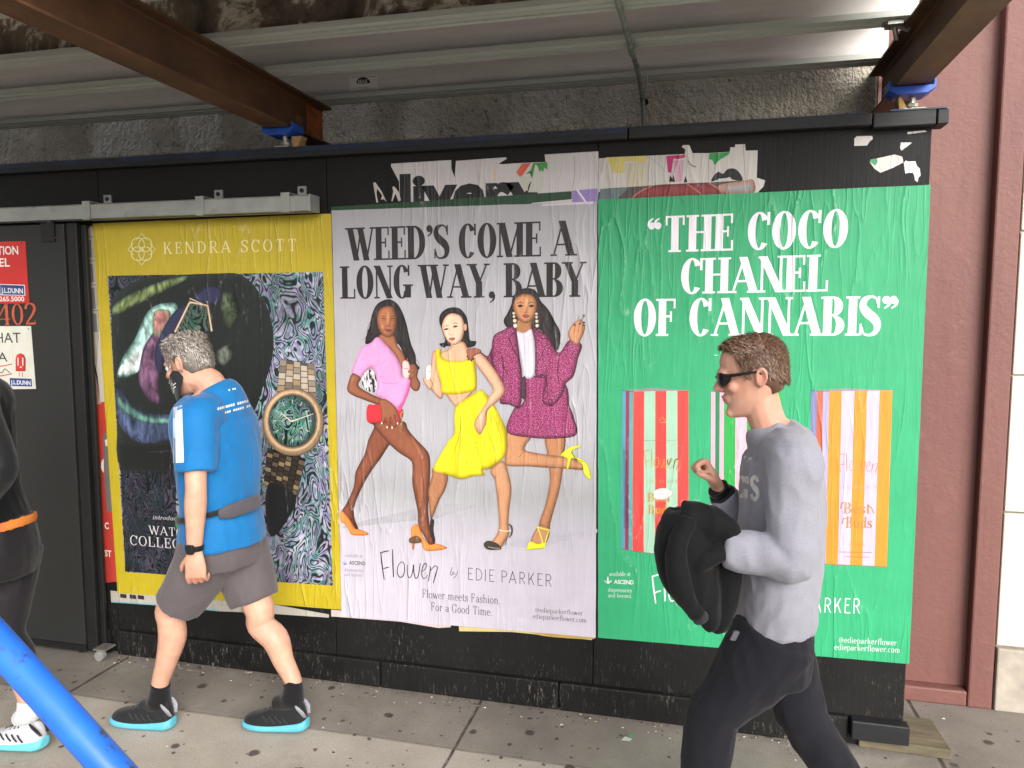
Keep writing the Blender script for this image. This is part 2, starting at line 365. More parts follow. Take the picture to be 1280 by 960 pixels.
# blue screw-jack heads between hoarding cap and beams
M_blue = simple('blue_enamel', '#1f4fae', .35, var=.2, dirt='#2a2f45', dirt_at=(.58, .7), dscale=20)
M_zinc = simple('zinc_plated_steel', '#a9a69f', .4, .7, dirt='#7d6f55', dirt_at=(.5, .7), dscale=30)
M_wedge = simple('raw_wood', '#a98a58', .8, st=(.3, 1, 1), nscale=40)
for cx, lb in ((-1.853, 'blue screw jack holding the end of the left rusty beam above the hoarding'), (.731, 'blue screw jack under the right dark beam, beside the brown pilaster')):
    root = thing('beam_jack', (cx, 0, 2.476), lb, 'screw jack', 'blue screw jacks on the hoarding cap')
    g = MB(); g.prism([(cx-.07, 2.5565), (cx-.07, 2.578), (cx-.078, 2.578), (cx-.078, 2.545), (cx-.05, 2.528), (cx+.05, 2.528), (cx+.078, 2.545), (cx+.078, 2.578), (cx+.07, 2.578), (cx+.07, 2.5565)], 'y', -.05, .05)
    g.obj('saddle', M_blue, root, bevel=.002)
    g = MB(); g.tube([(cx+.012, 0, 2.476), (cx+.012, 0, 2.527)], .011, 12); g.obj('screw', M_zinc, root, smooth=False)
    g = MB(); g.tube([(cx+.012, 0, 2.49), (cx+.012, 0, 2.502)], .02, 6); g.obj('nut', M_zinc, root)
    g = MB(); g.box(cx-.025, cx+.05, -.04, .042, 2.4745, 2.479); g.obj('foot_plate', M_zinc, root)
    wd = tag(MB().prism([(cx-.035, 2.4745), (cx-.005, 2.4745), (cx-.03, 2.527), (cx-.04, 2.527)] if cx > 0 else [(cx+.06, 2.4745), (cx+.085, 2.4745), (cx+.105, 2.522), (cx+.055, 2.522)], 'y', -.02, .03).obj('wood_wedge', M_wedge, origin=(cx, 0, 2.475)),
        'pale wooden wedge beside the blue jack under the %s beam' % ('right' if cx > 0 else 'left rusty'), 'wedge', 'wooden wedges on the hoarding cap')

# thin pipe running under the joists and down behind the hoarding
M_galv = simple('weathered_galvanised_pipe', '#8f928c', .5, .45, var=.25, nscale=30, dirt='#5c5a50', dirt_at=(.5, .68), dscale=24)
root = thing('conduit_pipe', (-.26, -.1, 2.6), 'thin weathered grey conduit pipe crossing under the joists, down behind the hoarding', 'conduit')
pp = [Vector((-.29, -1.2, 2.738)), Vector((-.281, -.55, 2.732)), Vector((-.276, -.16, 2.728)), Vector((-.272, .1, 2.722)), Vector((-.268, .22, 2.69)), Vector((-.262, .28, 2.62)), Vector((-.26, .30, 2.4))]
g = MB(); g.tube(pp, .0105, 12); g.obj('pipe', M_galv, root, smooth=True)
g = MB(); g.tube([pp[2]-Vector((0, .04, 0)), pp[2]+Vector((0, .04, -.001))], .0145, 12); g.obj('coupling', M_galv, root)
g = MB(); g.tube([pp[4]+Vector((-.03, .0, 0)), pp[4]+Vector((.02, 0, 0))], .004, 8); g.tube([(-.245, .22, 2.70), (-.245, .215, 2.76)], .003, 6); g.obj('pipe_clip', M_zinc, root)
# wire clips on the joists beside the pipe
for y in (-.232, .212):
    pass

# steel tie clip where joist meets the right beam
g = MB(); g.tube([(.60, -.17, 2.738), (.65, -.15, 2.742), (.69, -.13, 2.73)], .012, 8); g.tube([(.64, -.15, 2.735), (.655, -.12, 2.70)], .009, 8); g.box(.61, .66, -.19, -.13, 2.731, 2.743)
tag(g.obj('joist_clip', M_zinc, origin=(.64, -.15, 2.73)), 'small grey metal clip where the middle joist meets the right beam', 'clip')

# blue posts and diagonal brace on the street side of the shed
M_bluepipe = simple('blue_pipe_paint', '#2467cc', .36, var=.18, nscale=10, bstr=.15, dirt='#3a4258', dirt_at=(.60, .68), dscale=26)
P1, P2 = Vector((-.925, -2.353, 1.27)), Vector((-.742, -2.363, 1.125))
dr = (P2-P1).normalized()
root = thing('brace_pipe', tuple(P2+dr*1.4), 'bright blue diagonal brace pipe crossing the lower left corner, closest to the viewer', 'brace pipe')
g = MB(); a = P1-dr*1.25; b = P2+dr*1.38; g.tube([a, b], .0218, 28); g.obj('pipe', M_bluepipe, root, smooth=True)
g = MB(); g.box(b.x-.05, b.x+.05, b.y-.008, b.y+.008, b.z-.05, b.z+.05); g.obj('end_plate', M_bluepipe, root)
for cx, lb in ((-1.853, 'blue square shed post on the street side, under the left beam'), (.40, 'blue square shed post on the street side, under the right beam')):
    if cx > 0: cx = .731
    root = thing('shed_post', (cx, -2.42, 0), lb, 'post', 'blue posts of the shed')
    g = MB(); g.box(cx-.045, cx+.045, -2.465, -2.375, .012, 2.556); g.obj('post', M_bluepipe, root, bevel=.006)
    g = MB(); g.box(cx-.1, cx+.1, -2.52, -2.32, 0, .0115); g.obj('base_plate', M_bluepipe, root)

# ================================================================ SLIDING GATE AND TRACK
M_gate = simple('charcoal_gate_paint', '#1e1f1d', .65, var=.1, nscale=3, bscale=120, bstr=.08, bdist=.001)
M_gateedge = simple('black_gate_edge', '#0a0a0a', .6, var=.3, bstr=.2, dirt='#4a4744', dirt_at=(.66, .72), dscale=40)
gate = thing('sliding_gate', (-3.8, -.08, .02), 'dark charcoal sliding gate panel hung from a grey track, at the left edge', 'gate')
g = MB(); g.box(-5.2, -2.997, -.080, -.05, .055, 2.165); g.obj('panel', M_gate, gate, bevel=.003)
g = MB(); g.box(-2.990, -2.93, -.074, -.046, .03, 2.17); g.box(-2.93, -2.90, -.05, -.03, .03, 2.16); g.obj('edge_frame', M_gateedge, gate, bevel=.004)
g = MB(); g.box(-5.2, -2.997, -.076, -.048, .02, .052); g.obj('bottom_rail', M_gateedge, gate)
M_bolt = simple('bright_bolt', '#c9c7c2', .35, .6)
for px in (54, 68):
    p = at_y(px, 297, -.081); g = MB(); g.ball((p.x, -.081, p.z), (.009, .006, .009), 10, 6); g.obj('bolt', M_bolt, gate, smooth=True)
g = MB(); g.box(-3.125, -3.045, -.089, -.0805, 2.08, 2.172); g.obj('hanger_plate', M_gateedge, gate)
p = at_y(62, 280, -.07); g = MB(); g.tube([(p.x, -.065, 2.165), (p.x, -.065, 2.2)], .012, 8); g.ball((p.x, -.07, 2.178), .017, 10, 7); g.obj('roller', M_zinc, gate)
p = at_z(97, 820, .02); root = gate
g = MB(); g.tube([(-2.88, -.125, .0275), (-2.88, -.095, .0275)], .0265, 18); g.obj('caster_wheel', simple('grey_caster', '#7d7c78', .6), gate, bevel=.004)
g = MB(); g.box(-2.915, -2.845, -.12, -.045, .0545, .062); g.obj('caster_fork', M_zinc, gate)

M_track = simple('dull_galvanised_track', '#8f918c', .45, .35, var=.18, nscale=9, bstr=.1, dirt='#6c6c66', dirt_at=(.6, .75), dscale=12)
trk = thing('gate_track', (-2.6, -.1, 2.21), 'long grey galvanised gate track fixed across the top of the hoarding at left', 'gate track')
g = MB(); g.prism([(-.125, 2.178), (-.125, 2.240), (-.119, 2.246), (-.051, 2.246), (-.045, 2.240), (-.045, 2.178), (-.07, 2.178), (-.07, 2.183), (-.051, 2.183), (-.051, 2.24), (-.119, 2.24), (-.119, 2.183), (-.1, 2.183), (-.1, 2.178)], 'x', -6, -1.665)
g.obj('rail', M_track, trk)
for px in (108, 250, 357):
    p = at_y(px, 255, -.125); x = p.x
    br = MB(); br.box(x-.02, x+.022, -.131, -.1255, 2.172, 2.252); br.box(x-.02, x+.022, -.131, -.003, 2.2525, 2.258)
    br.box(x-.004, x+.038, -.012, -.0035, 2.2585, 2.303)
    o = br.obj('bracket', M_track, trk)
    g = MB(); g.tube([(x+.017, -.016, 2.284), (x+.017, -.011, 2.284)], .011, 6); g.obj('nut', M_gateedge, o)
g = MB(); g.box(-1.6645, -1.655, -.126, -.044, 2.176, 2.248); g.obj('end_stop', M_track, trk)

# old plank under the hoarding corner
M_plank = simple('weathered_plank', '#6e6350', .85, var=.35, nscale=22, st=(.25, 1, 1), bscale=60, bstr=.6, dirt='#4a4d33', dirt_at=(.48, .66), dscale=5)
ps = [at_z(1074, 921, .042), at_z(1190, 938, .042), at_z(1163, 897, .042), at_z(1062, 895, .042)]
g = MB(); g.add([(p.x, p.y, z) for z in (.001, .042) for p in ps], [(0, 3, 2, 1), (4, 5, 6, 7), (0, 1, 5, 4), (1, 2, 6, 5), (2, 3, 7, 6), (3, 0, 4, 7)])
tag(g.obj('wood_plank', M_plank, origin=(.83, .1, 0), bevel=.004), 'mossy weathered wood plank lying under the right corner of the hoarding', 'plank')
M_bluechip = simple('blue_chip', '#2c5a9a', .7)
g = MB(); p = at_z(1130, 926, .0); g.box(.80, .84, -.035, -.012, .0425, .05); 
# ================================================================ LETTERING (drawn from strokes) AND PRINTED SHAPES
class Pen:
    """draws a glyph as polygons; T thick stroke, t hairline, S serif length (cap height = 1)"""
    def __init__(s, T, t, S, ts=None): s.T, s.t, s.S, s.ts = T, t, S, (ts or t); s.p = []; s.x0 = 0
    def quad(s, *pts): s.p.append([(x+s.x0, y) for x, y in pts])
    def rect(s, x0, x1, y0, y1): s.quad((x0, y0), (x1, y0), (x1, y1), (x0, y1))
    def serif(s, x, y, th, top=False):
        if s.S <= 0: return
        y0 = y-s.ts if top else y
        s.rect(x-th/2-s.S, x+th/2+s.S, y0, y0+s.ts)
    def stem(s, x, y0=0, y1=1, th=None, sb=1, st=1):
        th = s.T if th is None else th; s.rect(x-th/2, x+th/2, y0, y1)
        if sb: s.serif(x, y0, th)
        if st: s.serif(x, y1, th, True)
    def diag(s, a, b, th, sa=0, sb=0):
        s.quad((a[0]-th/2, a[1]), (a[0]+th/2, a[1]), (b[0]+th/2, b[1]), (b[0]-th/2, b[1]))
        for p, k in ((a, sa), (b, sb)):
            if k: s.serif(p[0], p[1], th, p[1] > .4)
    def bowl(s, cx, cy, rx, ry, a0=0, a1=360, T=None, t=None, n=None):
        T = s.T if T is None else T; t = s.t if t is None else t
        n = n or max(8, int(abs(a1-a0)/12)); A = [R(a0+(a1-a0)*i/n) for i in range(n+1)]
        for a, b in zip(A, A[1:]):
            s.quad((cx+rx*math.cos(a), cy+ry*math.sin(a)), (cx+rx*math.cos(b), cy+ry*math.sin(b)),
                   (cx+(rx-T)*math.cos(b), cy+(ry-t)*math.sin(b)), (cx+(rx-T)*math.cos(a), cy+(ry-t)*math.sin(a)))
    def dot(s, cx, cy, r):
        s.p.append([(s.x0+cx+r*math.cos(R(30*i)), cy+r*math.sin(R(30*i))) for i in range(12)])
    def path(s, pts, ws, n=6):
        pl = spline(pts, n); m = len(pl); W = [ws[0]+0]*m
        for i in range(m):
            u = i/(m-1)*(len(ws)-1); k = min(int(u), len(ws)-2); W[i] = ws[k]+(ws[k+1]-ws[k])*(u-k)
        for q in ribbon(pl, W): s.quad(*q)
def spline(pts, n=6, closed=False):
    P = [tuple(p) for p in pts]; k = len(P); out = []
    rng = range(k) if closed else range(k-1)
    for i in rng:
        if closed: a, b, c, d = P[i-1], P[i], P[(i+1) % k], P[(i+2) % k]
        else: a, b, c, d = P[max(i-1, 0)], P[i], P[i+1], P[min(i+2, k-1)]
        for j in range(n):
            u = j/n; u2 = u*u; u3 = u2*u
            out.append(tuple(.5*(2*b[m]+(c[m]-a[m])*u+(2*a[m]-5*b[m]+4*c[m]-d[m])*u2+(3*b[m]-a[m]-3*c[m]+d[m])*u3) for m in range(len(b))))
    if not closed: out.append(P[-1])
    return out
def ribbon(pl, W):
    L, Rr = [], []
    for i, p in enumerate(pl):
        a = pl[max(i-1, 0)]; b = pl[min(i+1, len(pl)-1)]; dx, dy = b[0]-a[0], b[1]-a[1]; l = math.hypot(dx, dy) or 1
        nx, ny = -dy/l*W[i]/2, dx/l*W[i]/2; L.append((p[0]+nx, p[1]+ny)); Rr.append((p[0]-nx, p[1]-ny))
    return [(L[i], L[i+1], Rr[i+1], Rr[i]) for i in range(len(pl)-1)]

def glyph(g, ch):
    """draws ch at g.x0, returns its advance width"""
    T, t, ts = g.T, g.t, g.ts; h = T/2
    def ends(x, y0, y1): g.quad((x-.05*(T > t*1.5)-t, y1 if y1 > .5 else y0), (x, y0), (x, y1)) if T > t*1.5 else None
    if ch == ' ': return .30
    if ch == 'A': g.diag((.07, 0), (.37, 1), t*1.2, 1); g.diag((.37-h*.3, 1), (.64, 0), T*1.05, 0, 1); g.rect(.17, .53, .30, .30+t); return .74
    if ch == 'B': g.stem(.15); g.rect(.15, .3, 1-t, 1); g.rect(.15, .3, .5, .5+t); g.rect(.15, .3, 0, t); g.bowl(.3, .75, .24, .25, -90, 90); g.bowl(.3, .26, .29, .26, -90, 90); return .63
    if ch == 'C': g.bowl(.33, .5, .31, .515, 36, 318); g.rect(.56-t*.3, .56+t, .66, 1.0); return .64
    if ch == 'D': g.stem(.15); g.rect(.15, .26, 1-t, 1); g.rect(.15, .26, 0, t); g.bowl(.26, .5, .4, .5, -90, 90); return .70
    if ch in 'EF':
        g.stem(.15); g.rect(.15, .52, 1-t, 1); g.rect(.15, .42, .5, .5+t); g.rect(.52-t, .52, .74, 1) if T > t*1.5 else 0
        if T > t*1.5: g.rect(.42-t, .42, .38, .66)
        if ch == 'E': g.rect(.15, .54, 0, t); g.rect(.54-t, .54, 0, .28) if T > t*1.5 else 0
        return .58
    if ch == 'G': g.bowl(.33, .5, .31, .515, 36, 325); g.rect(.56-t*.3, .56+t, .68, 1.0); g.stem(.55, .02, .42, sb=0); return .70
    if ch == 'H': g.stem(.15); g.stem(.57); g.rect(.15, .57, .5, .5+t); return .73
    if ch == 'I': g.stem(.15); return .30
    if ch == 'K': g.stem(.15); g.diag((.2, .38), (.55, 1), t*1.3, 0, 1); g.diag((.58, 0), (.33, .58), T*1.05, 1); return .68
    if ch == 'L': g.stem(.15); g.rect(.15, .54, 0, t); g.rect(.54-t, .54, 0, .30) if T > t*1.5 else 0; return .57
    if ch == 'M': g.stem(.10, th=t*1.2); g.stem(.76); g.diag((.12+h*.4, 1), (.42, 0), T, 0, 0); g.diag((.42, 0), (.74, 1), t*1.2); return .92
    if ch == 'N': g.stem(.10, th=t*1.2); g.rect(.60-t*.6, .60+t*.6, 0, 1); g.serif(.60, 1, t, True); g.diag((.12, 1), (.58, 0), T*1.05); return .70
    if ch == 'O': g.bowl(.34, .5, .32, .515); return .68
    if ch in 'PR':
        g.stem(.15); g.rect(.15, .3, 1-t, 1); g.rect(.15, .3, .45, .45+t); g.bowl(.3, .725, .26, .275, -90, 90)
        if ch == 'R': g.diag((.57, 0), (.32, .47), T, 1); return .66
        return .60
    if ch in 'Ss':
        k, f = (1, 1) if ch == 'S' else (.62, .62); m = max(t, T*.98)
        pts = [(.47, .80), (.42, .94), (.28, .985), (.13, .90), (.10, .73), (.22, .57), (.38, .44), (.47, .28), (.43, .09), (.27, .015), (.13, .06), (.08, .22)]
        g.path([(x*(k if k == 1 else .72), y*f) for x, y in pts], [t, t, t*1.1, m*.75, m*.9, m*1.1, m*1.1, m*.9, m*.6, t*1.1, t, t], 4)
        if g.S > 0: g.rect(.46*(k if k == 1 else .72), .46*(k if k == 1 else .72)+t, .70*f, .99*f); g.rect(.08*(k if k == 1 else .72)-t, .08*(k if k == 1 else .72), .01*f, .3*f)
        return .56 if k == 1 else .40
    if ch == 'T': g.stem(.33, st=0); g.rect(.06, .60, 1-t, 1); (g.rect(.06, .06+t, .74, 1), g.rect(.60-t, .60, .74, 1)) if T > t*1.5 else 0; return .66
    if ch == 'U': g.stem(.15, .3, sb=0); g.rect(.56-t*.6, .56+t*.6, .3, 1); g.serif(.56, 1, t, True); g.bowl(.33, .3, .25, .31, 180, 360); return .66
    if ch == 'V': g.diag((.09, 1), (.36, 0), T*1.05, 1); g.diag((.36, 0), (.63, 1), t*1.2, 0, 1); return .70
    if ch == 'W': g.diag((.09, 1), (.32, 0), T, 1); g.diag((.32, 0), (.50, 1), t*1.2); g.diag((.46, 1), (.69, 0), T, 1); g.diag((.69, 0), (.92, 1), t*1.2, 0, 1); return .99
    if ch == 'Y': g.stem(.35, 0, .48, st=0); g.diag((.35, .42), (.10, 1), T, 0, 1); g.diag((.35, .42), (.62, 1), t*1.2, 0, 1); return .69
    if ch in '\u201c\u201d':
        for x in (.1, .28):
            sg = 1 if ch == '\u201d' else -1; y = .9 if sg > 0 else .74
            g.dot(x, y, T*.46); g.path([(x+sg*T*.4, y), (x+sg*T*.34, y-sg*.12), (x-sg*T*.2, y-sg*.21)], [T*.4, T*.3, t*.6], 3)
        return .42
    if ch in '\u2019,':
        y = .9 if ch != ',' else .08; g.dot(.1, y, T*.5); g.path([(.1+T*.4, y), (.1+T*.3, y-.13), (.1-T*.3, y-.23)], [T*.4, T*.3, t*.6], 3); return .24
    if ch == '.': g.dot(.08, .06, max(T*.5, .055)); return .18
    if ch == '-': g.rect(.04, .3, .36, .36+max(t, .05)); return .36
    if ch == '@': g.bowl(.36, .4, .34, .46, -40, 290, max(t, .05), max(t, .05)); g.bowl(.36, .4, .16, .22, 0, 360, max(t, .05), max(t, .05)); g.rect(.5, .5+max(t, .05), .2, .6); return .76
    x = .62
    if ch in 'oebcdpqag':
        if ch == 'o': g.bowl(.25, .31, .23, .325); return .50
        if ch == 'c': g.bowl(.25, .31, .23, .325, 50, 310); return .45
        if ch == 'e': g.bowl(.25, .31, .23, .325, 0, 315); g.rect(.06, .46, .33, .33+t); return .48
        if ch == 'd': g.bowl(.24, .31, .22, .325, 60, 300); g.stem(.42, 0, 1, sb=0, st=0); g.serif(.42, 0, T); return .56
        if ch == 'b': g.stem(.12, 0, 1, sb=0); g.bowl(.30, .31, .22, .325, -120, 120); return .54
        if ch == 'p': g.stem(.12, -.3, .62); g.bowl(.30, .31, .22, .325, -120, 120); return .54
        if ch == 'q': g.bowl(.24, .31, .22, .325, 60, 300); g.stem(.42, -.3, .62); return .56
        if ch == 'g': g.bowl(.24, .36, .2, .27); g.bowl(.24, -.08, .22, .18, 0, 360, t*1.6, t*1.3); g.rect(.2, .26, .05, .14); return .50
        if ch == 'a': g.stem(.38, 0, .45, st=0); g.bowl(.24, .42, .17+h, .2, 0, 160, T, t); g.bowl(.22, .17, .19, .18, 40, 330, T*.9, t); return .50
    if ch == 'f': g.stem(.15, 0, .8, st=0); g.bowl(.15-h+.19, .78, .19, .22, 40, 180, T, t); g.rect(.02, .34, .58, .58+max(t, ts)); return .32
    if ch == 'h': g.stem(.12, 0, 1); g.stem(.43, 0, .4, st=0); g.bowl(.43+h-.19, .38, .19, .24, 0, 150, T, t); return .56
    if ch == 'n': g.stem(.12, 0, x); g.stem(.43, 0, .4, st=0); g.bowl(.43+h-.19, .38, .19, .24, 0, 150, T, t); return .56
    if ch == 'm':
        g.stem(.12, 0, x)
        for q in (.40, .68): g.stem(q, 0, .4, st=0); g.bowl(q+h-.17, .38, .17, .24, 0, 150, T, t)
        return .82
    if ch == 'r': g.stem(.12, 0, x); g.bowl(.30, .38, .18, .24, 40, 150, T, t); g.dot(.38, .53, T*.45); return .42
    if ch == 'i': g.stem(.12, 0, x); g.dot(.12, .84, max(T*.6, .05)); return .25
    if ch == 'l': g.stem(.12, 0, 1); return .25
    if ch == 'k': g.stem(.12, 0, 1); g.diag((.16, .22), (.40, .62), t*1.3, 0, 1); g.diag((.45, 0), (.27, .38), T, 1); return .52
    if ch == 't': g.stem(.14, .06, .82, sb=0, st=0); g.rect(.02, .30, .58, .58+max(t, ts)); g.bowl(.14-h+.15, .14, .15, .15, 180, 320, T, t); return .32
    if ch == 'u': g.stem(.12, .2, x, sb=0); g.stem(.42, 0, x); g.bowl(.12-h+.19, .22, .19, .23, 180, 330, T, t); return .55
    if ch == 'v': g.diag((.07, x), (.25, 0), T, 1); g.diag((.25, 0), (.43, x), t*1.2, 0, 1); return .48
    if ch == 'w': g.diag((.07, x), (.22, 0), T, 1); g.diag((.22, 0), (.36, x), t*1.2); g.diag((.34, x), (.49, 0), T, 1); g.diag((.49, 0), (.64, x), t*1.2, 0, 1); return .70
    if ch == 'y': g.diag((.07, x), (.25, 0), T, 1); g.diag((.12, -.3), (.43, x), t*1.2, 0, 1); return .48
    return .4

Y0 = -.0035                 # face of the pasted paper
EPS = 4e-5                  # one ink layer
class Print:
    """one printed part: flat ink shapes, placed from photo measurements on the poster's plane"""
    def __init__(s, y=Y0-.0004): s.mb = MB(); s.y = y
    def up(s, k=1): s.y -= EPS*k; return s
    def P(s, p): return at_y(p[0], p[1], s.y)
    def text(s, txt, a, b, cap, col, T=.18, t=.04, S=.06, gap=.04, slant=0, mi=0, ts=None):
        """txt from pixel a (left baseline) to b (right baseline), cap height in pixels"""
        g = Pen(T, t, S, ts)
        for ch in txt: g.x0 += glyph(g, ch)+gap
        W = g.x0-gap; A = s.P(a); B = s.P(b); H = (s.P((a[0], a[1]-cap))-A).length; ex = (B-A)
        c = srgb(col)
        for i, poly in enumerate(g.p):
            y = s.y-EPS*.25*(i % 11)
            vs = []
            for (x, yy) in poly:
                q = A+ex*((x+slant*yy)/W); vs.append((q.x, y, q.z+yy*H))
            s.mb.add(vs, [tuple(range(len(vs)))], mi, c)
        s.up(3); return s
    def poly(s, pts, col, mi=0, smooth=0):
        if smooth: pts = spline(pts, smooth, True)
        vs = [s.P(p) for p in pts]
        fs = [tuple(f) for f in tessellate_polygon([[Vector((v.x, v.z, 0)) for v in vs]])]
        s.mb.add(vs, fs, mi, srgb(col)); s.up(); return s
    def shape(s, pts, mid, edge, wd, mi=0, smooth=4, step=None, lit=None, noise=.10, pleat=None, form=.42):
        """outline filled with a printed tone that runs from edge colour to mid colour over wd pixels;
        lit = (dx, dy, amount): printed tone brightens in that direction"""
        from mathutils.geometry import delaunay_2d_cdt
        if smooth: pts = spline(pts, smooth, True)
        P = np.array(pts); x0, y0 = P.min(0); x1, y1 = P.max(0); st = step or max(wd/2.6, (max(x1-x0, y1-y0))/34, .5)
        Q = np.roll(P, -1, 0)
        gx, gy = np.meshgrid(np.arange(x0+st/2, x1, st), np.arange(y0+st/2, y1, st)); g = np.stack([gx.ravel(), gy.ravel()], 1)
        def dist(g):
            d = Q-P; L = (d**2).sum(1)+1e-9; w_ = g[:, None, :]-P[None]; u = np.clip((w_*d[None]).sum(2)/L, 0, 1)
            return np.sqrt(((w_-u[..., None]*d[None])**2).sum(2)).min(1)
        ins = np.zeros(len(g), bool)
        for (ax, ay), (bx, by) in zip(P, Q):
            if ay != by:
                cnd = ((ay > g[:, 1]) != (by > g[:, 1])) & (g[:, 0] < (bx-ax)*(g[:, 1]-ay)/(by-ay)+ax); ins ^= cnd
        g = g[ins]; g = g[dist(g) > st*.35] if len(g) else g
        allp = [Vector(p) for p in P] + [Vector(p) for p in g]; n = len(P)
        r = delaunay_2d_cdt(allp, [(i, (i+1) % n) for i in range(n)], [], 1, 1e-4)
        V = np.array([tuple(v) for v in r[0]]); dd = dist(V)
        m, e = np.array(srgb(mid)[:3])*1.05, np.array(srgb(edge)[:3])*.9; k = np.clip(dd/wd, 0, 1); k = k*k*(3-2*k)
        C = e[None]+(m-e)[None]*k[:, None]
        if form:
            def sdist(g):
                ins = np.zeros(len(g), bool)
                for (ax, ay), (bx, by) in zip(P, Q):
                    if ay != by: ins ^= ((ay > g[:, 1]) != (by > g[:, 1])) & (g[:, 0] < (bx-ax)*(g[:, 1]-ay)/(by-ay)+ax)
                return np.where(ins, 1, -1)*dist(g)
            e_ = max(.5, wd*.15); ex, ey = np.array([e_, 0]), np.array([0, e_])
            gx_ = (sdist(V+ex)-sdist(V-ex))/(2*e_); gy_ = (sdist(V+ey)-sdist(V-ey))/(2*e_); k1 = 1-np.clip(dd/(wd*1.5), 0, 1)
            C = C*(1+form*k1*(gx_*.8+gy_*.45))[:, None]
        if lit:
            q = ((V-V.mean(0))*np.array([lit[0], lit[1]])).sum(1)/max(x1-x0, y1-y0); C = C*(1+lit[2]*q*2)[:, None]
        if noise:
            C = C*np.array([1+noise*mnoise.noise((v[0]*.35, v[1]*.35, n)) for v in V])[:, None]
        if pleat:
            an = np.arctan2(V[:, 0]-pleat[0][0], V[:, 1]-pleat[0][1]); C = C*(1+pleat[2]*np.sin(an*pleat[1])*np.clip(np.hypot(V[:, 0]-pleat[0][0], V[:, 1]-pleat[0][1])/30, 0, 1))[:, None]
        C = np.clip(C, 0, 1)
        s.mb.add([s.P(p) for p in V], [tuple(f) for f in r[2]], mi, [tuple(c)+(1,) for c in C]); s.up(); return s
    def line(s, pts, wd, col, n=5, mi=0):
        """ink stroke; wd in pixels, number or list"""
        pl = spline(pts, n) if n else list(pts); ws = wd if isinstance(wd, list) else [wd, wd]; m = len(pl); W = []
        for i in range(m):
            u = i/max(m-1, 1)*(len(ws)-1); k = min(int(u), len(ws)-2); W.append(ws[k]+(ws[k+1]-ws[k])*(u-k))
        for q in ribbon(pl, W): s.mb.add([s.P(p) for p in q], [(0, 1, 2, 3)], mi, srgb(col))
        s.up(); return s
    def ell(s, c, rx, ry, col, mi=0, n=20, rot=0):
        return s.poly([(c[0]+rx*math.cos(a)*math.cos(rot)-ry*math.sin(a)*math.sin(rot), c[1]+rx*math.cos(a)*math.sin(rot)+ry*math.sin(a)*math.cos(rot)) for a in [2*math.pi*i/n for i in range(n)]], col, mi)
    def sans(s, txt, a, b, cap, col, bold=.0, mi=0):
        """plain sans lettering from the built-in font, converted to a mesh"""
        cu = bpy.data.curves.new('t', 'FONT'); cu.body = txt; cu.offset = bold; cu.size = 1; cu.resolution_u = 3
        ob = bpy.data.objects.new('t', cu); COL.objects.link(ob); dg = bpy.context.evaluated_depsgraph_get(); me = bpy.data.meshes.new_from_object(ob.evaluated_get(dg))
        V = np.array([tuple(v.co) for v in me.vertices]); F = [tuple(p.vertices) for p in me.polygons]
        bpy.data.objects.remove(ob); bpy.data.curves.remove(cu); bpy.data.meshes.remove(me)
        x0, x1 = V[:, 0].min(), V[:, 0].max(); ch = .729
        A = s.P(a); B = s.P(b); H = (s.P((a[0], a[1]-cap))-A).length
        vs = []
        for v in V:
            q = A+(B-A)*((v[0]-x0)/(x1-x0)); vs.append((q.x, s.y, q.z+v[1]/ch*H))
        s.mb.add(vs, F, mi, srgb(col)); s.up(2); return s
    def obj(s, name, mats, parent, label=None):
        o = s.mb.obj(name, mats, parent)
        if label: o['label'] = label
        return o

def paper_nodes(t, amt=1.0):
    """wrinkled pasted paper: long vertical creases (zero lines of stretched noise) and fine cockling -> bump"""
    a = t.noise(2.6, (2.6, 1, .42), 2, .4, .25); d = t.math('ABSOLUTE', (t.math('SUBTRACT', (a, 0), .5), 0)); ra = t.ramp(d, 0, [(0, 1.0), (.022, .25), (.06, 0.0)])
    b_ = t.noise(6.5, (3.0, 1, .35), 2, .5, .4); d2 = t.math('ABSOLUTE', (t.math('SUBTRACT', (b_, 0), .47), 0)); rb = t.ramp(d2, 0, [(0, 1.0), (.03, .3), (.09, 0.0)])
    mk = t.noise(1.7, (1, 1, .6), 2); mr = t.ramp(mk, 0, [(.42, .08), (.62, 1.0)])
    c = t.noise(16, (2.2, 1, .25), 4, .6)
    h = t.math('MULTIPLY_ADD', (rb, 0), .45, (t.math('MULTIPLY', (ra, 0), .9), 0)); h = t.math('MULTIPLY', (h, 0), (mr, 0)); h = t.math('MULTIPLY_ADD', (c, 0), .42, (h, 0))
    return t.bump(h, 0, .62*amt, .0085), ra, mr
def ink_mat(name, fn=None, rough=.5, wear_glint=.10):
    t = NT(name); at = t.n('ShaderNodeVertexColor', layer_name='Col'); bp, ra, mr = paper_nodes(t)
    src = (at, 0)
    if fn: src = fn(t, src)
    n1 = t.noise(7, (1, 1, 1), 5, .6); v = t.ramp(n1, 0, [(.3, .93), (.7, 1.05)]); c = t.mix(1.0, src, (v, 0), 'MULTIPLY')
    # cracked ink and the glint of crease ridges, put in as pale colour
    ck = t.noise(70, (1, 1, .4), 3, .7); f = t.math('MULTIPLY', (t.ramp(ck, 0, [(.52, 0.0), (.64, 1.0)]), 0), (t.ramp(ra, 0, [(.6, 0.0), (.95, 1.0)]), 0)); f = t.math('MULTIPLY', (f, 0), (mr, 0)); f = t.math('MULTIPLY', (f, 0), wear_glint*4)
    c = t.mix((f, 0), (c, 2), srgb('#d9d5d2'))
    return t.done((c, 2), rough, 0, bp, .4)
